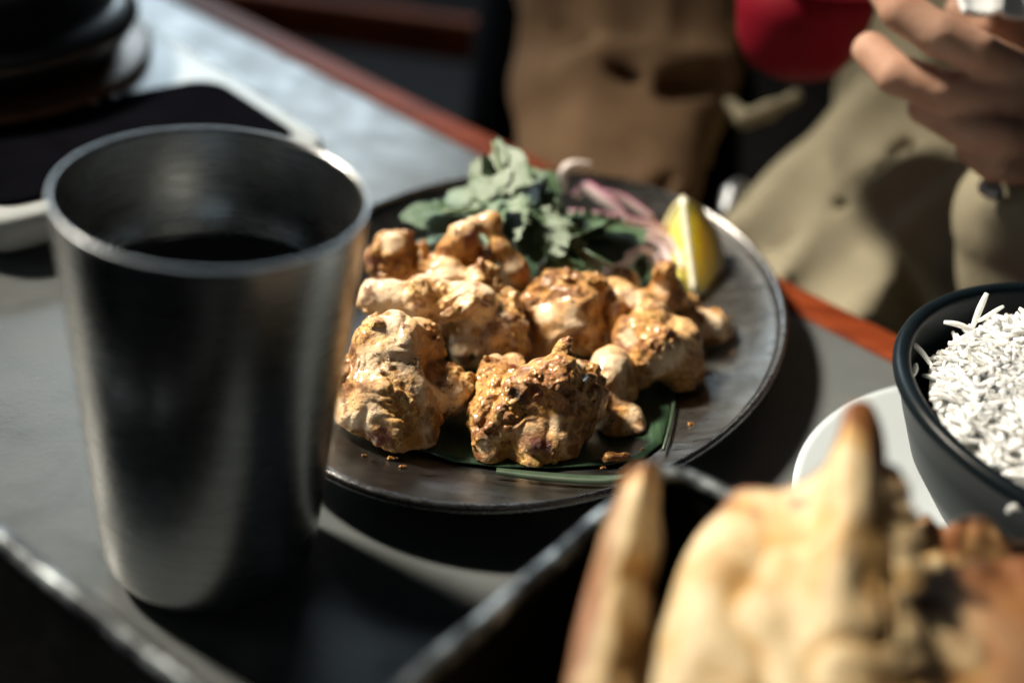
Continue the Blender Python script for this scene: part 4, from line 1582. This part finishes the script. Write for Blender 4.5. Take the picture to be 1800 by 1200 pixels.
def people():
    skin = M('skin')
    n = skin.noise(60, 4)
    skin.color(skin.ramp(n, [(0.3, (0.40, 0.215, 0.145)), (0.7, (0.52, 0.32, 0.235))]))
    skin.set(Roughness=0.65)
    skin.b.inputs['Specular IOR Level'].default_value = 0.25
    skin.b.inputs['Subsurface Weight'].default_value = 0.2
    skin.b.inputs['Subsurface Scale'].default_value = 0.004
    skin.bump(skin.noise(300), 0.2, 0.0006)
    brown = cloth('brown_cotton', (0.18, 0.115, 0.068))
    tan = cloth('tan_seam', (0.26, 0.19, 0.10))
    black = cloth('black_cotton', (0.004, 0.004, 0.005))
    khaki = cloth('khaki_cotton', (0.27, 0.245, 0.175), 0.12)
    steel = plain('button_steel', (0.32, 0.34, 0.37), 0.45, 1.0, 0.05)

    # ---- brown coat
    t = thing('person', 'seated person in a brown open coat beyond the far table edge', 'person', (0.06, 0.86, -0.3))
    bpy.context.view_layer.update()
    hip, chest = D(1130, 330, 0.98) + np.array([0, 0.0, -0.22]), D(1130, 40, 1.02) + np.array([0, 0.05, 0.18])
    organic('body', [('c', hip, 0.13, chest, 0.12), ('c', chest + np.array([-0.15, 0, 0.08]), 0.055, chest + np.array([0.15, 0, 0.08]), 0.055),
                     ('c', hip + np.array([-0.08, 0, 0]), 0.085, hip + np.array([-0.10, -0.22, -0.06]), 0.065), ('c', hip + np.array([0.08, 0, 0]), 0.085, hip + np.array([0.10, -0.22, -0.06]), 0.065),
                     ('c', hip + np.array([-0.10, -0.22, -0.06]), 0.06, hip + np.array([-0.10, -0.2, -0.40]), 0.045), ('c', hip + np.array([0.10, -0.22, -0.06]), 0.06, hip + np.array([0.10, -0.2, -0.40]), 0.045),
                     ('c', chest + np.array([0, 0, 0.08]), 0.05, chest + np.array([0, -0.02, 0.20]), 0.045)], [], black, t, 0.012, 0.04)
    coat = organic('brown_coat', caps([(975, -70, 0.86, 20), (978, 160, 0.82, 21), (985, 345, 0.79, 22)]) + caps([(1065, -70, 0.85, 22), (1060, 150, 0.81, 24), (1065, 345, 0.77, 24)]) +
            caps([(1150, -70, 0.85, 22), (1150, 150, 0.81, 22), (1130, 345, 0.77, 20)]) + caps([(1235, -70, 0.85, 18), (1225, 130, 0.81, 18), (1175, 330, 0.77, 14)]),
            caps([(1075, 130, 0.788, 9), (1150, 165, 0.785, 11), (1250, 140, 0.79, 10)]) + caps([(1190, 250, 0.77, 4), (1160, 345, 0.75, 6)]) + caps([(960, 30, 0.825, 4), (1060, 110, 0.79, 5)]),
            brown, t, 0.0045, 0.012, 0.011, 0.040, run=UP + RT * 0.25)
    organic('coat_hem', caps([(1288, -70, 0.83, 5), (1284, 60, 0.815, 5), (1270, 190, 0.80, 5.5), (1230, 280, 0.78, 5), (1195, 345, 0.76, 4)]), [], tan, None, 0.0025, 0.006).parent = coat
    o = organic('buckle', caps([(1300, 330, 0.74, 5), (1290, 345, 0.735, 5.5), (1278, 372, 0.73, 4.5)]), [], steel, t, 0.002, 0.005)

    # ---- khaki jacket with arm and hand
    t = thing('person', 'person in a khaki jacket at the right whose hand holds a napkin', 'person', (0.30, 0.72, -0.3))
    bpy.context.view_layer.update()
    hand = caps([(1545, -40, 0.575, 7.7), (1585, 20, 0.565, 8.3), (1650, 62, 0.56, 8.6), (1715, 92, 0.56, 8.5), (1790, 130, 0.585, 9.5)])
    hand += caps([(1530, 88, 0.585, 7.6), (1575, 132, 0.575, 8.3), (1660, 160, 0.57, 8.3), (1760, 172, 0.58, 9.5), (1820, 180, 0.60, 10.8)])
    hand += caps([(1625, 190, 0.585, 7.0), (1690, 222, 0.577, 7.9), (1760, 244, 0.575, 7.9), (1820, 240, 0.60, 9.9)])
    hand += caps([(1705, 262, 0.585, 6.1), (1745, 290, 0.58, 6.7), (1800, 296, 0.60, 8.1)])
    hand += caps([(1690, 18, 0.61, 7.2), (1740, 48, 0.60, 8.1), (1800, 70, 0.60, 9.0), (1850, 130, 0.615, 13.5)])
    hand += [('e', D(1850, 200, 0.62), (0.034, 0.024, 0.036))]
    arm = caps([(1860, 240, 0.62, 24), (1850, 330, 0.63, 25), (1960, 520, 0.66, 34)])
    el = D(1960, 520, 0.66)
    sh = np.array([0.45, 0.80, 0.30])
    torso_c, torso_h = np.array([0.30, 0.82, 0.16]), np.array([0.30, 0.80, -0.26])
    body = hand + arm + [('c', el, 0.036, sh, 0.05), ('c', sh, 0.05, torso_c + np.array([0, 0, 0.12]), 0.06), ('c', torso_c, 0.10, torso_h, 0.11),
                         ('c', torso_h + np.array([-.08, 0, 0]), 0.08, torso_h + np.array([-.10, -0.24, -0.03]), 0.06), ('c', torso_h + np.array([.08, 0, 0]), 0.08, torso_h + np.array([.10, -0.24, -0.03]), 0.06)]
    organic('body', body, [], skin.m, t, 0.0026, 0.0012)
    organic('khaki_jacket', [('s', D(1560, 530, 0.735), 0.062), ('s', D(1690, 470, 0.74), 0.075), ('s', D(1830, 520, 0.72), 0.075), ('s', D(1440, 480, 0.735), 0.040)] +
            caps([(1330, 440, 0.73, 20), (1450, 360, 0.735, 24), (1560, 260, 0.745, 27), (1680, 200, 0.76, 40)]) + caps([(1390, 560, 0.70, 24), (1500, 600, 0.69, 30)]) +
            [('c', D(1700, 300, 0.79), 0.08, torso_c, 0.13), ('c', torso_c, 0.13, torso_h + np.array([0, 0, 0.05]), 0.14)],
            caps([(1365, 445, 0.700, 4), (1480, 375, 0.694, 9), (1600, 262, 0.706, 8)]), khaki, t, 0.0048, 0.02, 0.015, 0.032, run=RT * 0.8 + UP * 0.6)
    sleeve = organic('sleeve', caps([(1805, 378, 0.622, 31), (1850, 470, 0.64, 40), (1960, 560, 0.66, 46)]) + [('c', D(1960, 560, 0.66), 0.046, sh, 0.065)], caps([(1835, 290, 0.61, 20), (1830, 350, 0.615, 21)]), khaki, t, 0.0048, 0.01, 0.004, 0.05)
    organic('cuff_button', caps([(1735, 330, 0.594, 4.0), (1748, 336, 0.594, 4.2)]), [], steel, None, 0.0016, 0.004).parent = sleeve
    organic('jacket_strap', caps([(1282, 180, 0.76, 3), (1310, 210, 0.75, 4), (1350, 195, 0.75, 4), (1400, 170, 0.755, 3.5)]), [], khaki, t, 0.0025, 0.006)
    organic('black_shirt', caps([(1330, 120, 0.84, 30), (1350, 330, 0.80, 26)]) + caps([(1450, 150, 0.83, 38), (1420, 320, 0.79, 24)]) + caps([(1560, 120, 0.84, 40), (1520, 250, 0.80, 22)]), [], black, t, 0.006, 0.02)

    # ---- napkin
    paper = plain('white_paper', (0.70, 0.74, 0.77), 0.7, 0, 0.03, 80)
    v, f = [], []
    na = [D(1692, 26, 0.572), D(1812, 34, 0.58), D(1830, -70, 0.60), D(1672, -70, 0.595)]
    N = 12
    for i in range(N + 1):
        for j in range(N + 1):
            u, w = i / N, j / N
            p = (na[0] * (1 - u) + na[1] * u) * (1 - w) + (na[3] * (1 - u) + na[2] * u) * w
            p = p + fw * (0.0025 * math.sin(u * 9) + 0.002 * math.sin(w * 7 + u * 3)) - fw * 0.004 * (abs(u - 0.48) < 0.06)
            v.append(p)
    for i in range(N):
        for j in range(N):
            f.append((i * (N + 1) + j, (i + 1) * (N + 1) + j, (i + 1) * (N + 1) + j + 1, i * (N + 1) + j + 1))
    o = mesh('napkin', v, f, paper)
    md = o.modifiers.new('thick', 'SOLIDIFY')
    md.thickness = 0.002
    tag(o, 'folded white paper napkin held in the hand at top right', 'napkin')

    # ---- red cup
    red = plain('red_plastic', (0.20, 0.003, 0.014), 0.6, 0, 0.15, 20)
    red.node_tree.nodes['Principled BSDF'].inputs['Specular IOR Level'].default_value = 0.15
    c = D(1412, 20, 0.655)
    t = thing('red_cup', 'red round bottomed cup held beside the hand at the top', 'cup', tuple(c))
    lathe('cup_body', [(0, -0.030), (0.012, -0.0298), (0.022, -0.025), (0.028, -0.015), (0.031, 0.0), (0.0325, 0.018), (0.0310, 0.018), (0.029, 0.0), (0.025, -0.014), (0.012, -0.027), (0, -0.028)], red, t, 64)
    pts = [(0.0318 * math.cos(a), 0.0318 * math.sin(a), 0.018) for a in np.linspace(0, 2 * math.pi, 49)]
    tube('cup_rim', pts, 0.0015, plain('bright_red_rim', (0.55, 0.01, 0.06), 0.3, 0, 0.1, 20), t, 8, cap=False)


people()


# ================================================================== CHAIR IN THE BACKGROUND
def chair():
    w2 = plain('orange_brown_wood', (0.34, 0.07, 0.02), 0.8, 0, 0.3, 25)
    w2.node_tree.nodes['Principled BSDF'].inputs['Specular IOR Level'].default_value = 0.1
    c = D(690, 55, 1.15)
    t = thing('wooden_chair', 'blurred orange brown wooden chair behind the table', 'chair', (c[0], c[1], -0.75))
    z0 = 0.75

    def box(name, x0, x1, y0, y1, z0_, z1_):
        v = [(x, y, z) for z in (z0_, z1_) for x, y in ((x0, y0), (x1, y0), (x1, y1), (x0, y1))]
        o = mesh(name, v, [(0, 1, 2, 3), (4, 5, 6, 7), (0, 1, 5, 4), (1, 2, 6, 5), (2, 3, 7, 6), (3, 0, 4, 7)], w2, t, smooth=False)
        b = o.modifiers.new('b', 'BEVEL')
        b.width = 0.006
        b.segments = 2
    zc = c[2] + 0.75
    box('top_rail', -0.19, 0.19, -0.012, 0.012, zc - 0.016, zc + 0.018)
    box('lower_rail', -0.17, 0.17, -0.010, 0.010, zc - 0.22, zc - 0.19)
    for s in (-1, 1):
        box('leg', s * 0.19 - 0.016, s * 0.19 + 0.016, -0.016, 0.016, 0, zc - 0.018)
        box('leg', s * 0.19 - 0.016, s * 0.19 + 0.016, 0.36, 0.392, 0, zc - 0.30)
    box('seat', -0.21, 0.21, 0.017, 0.42, zc - 0.30, zc - 0.27)


chair()
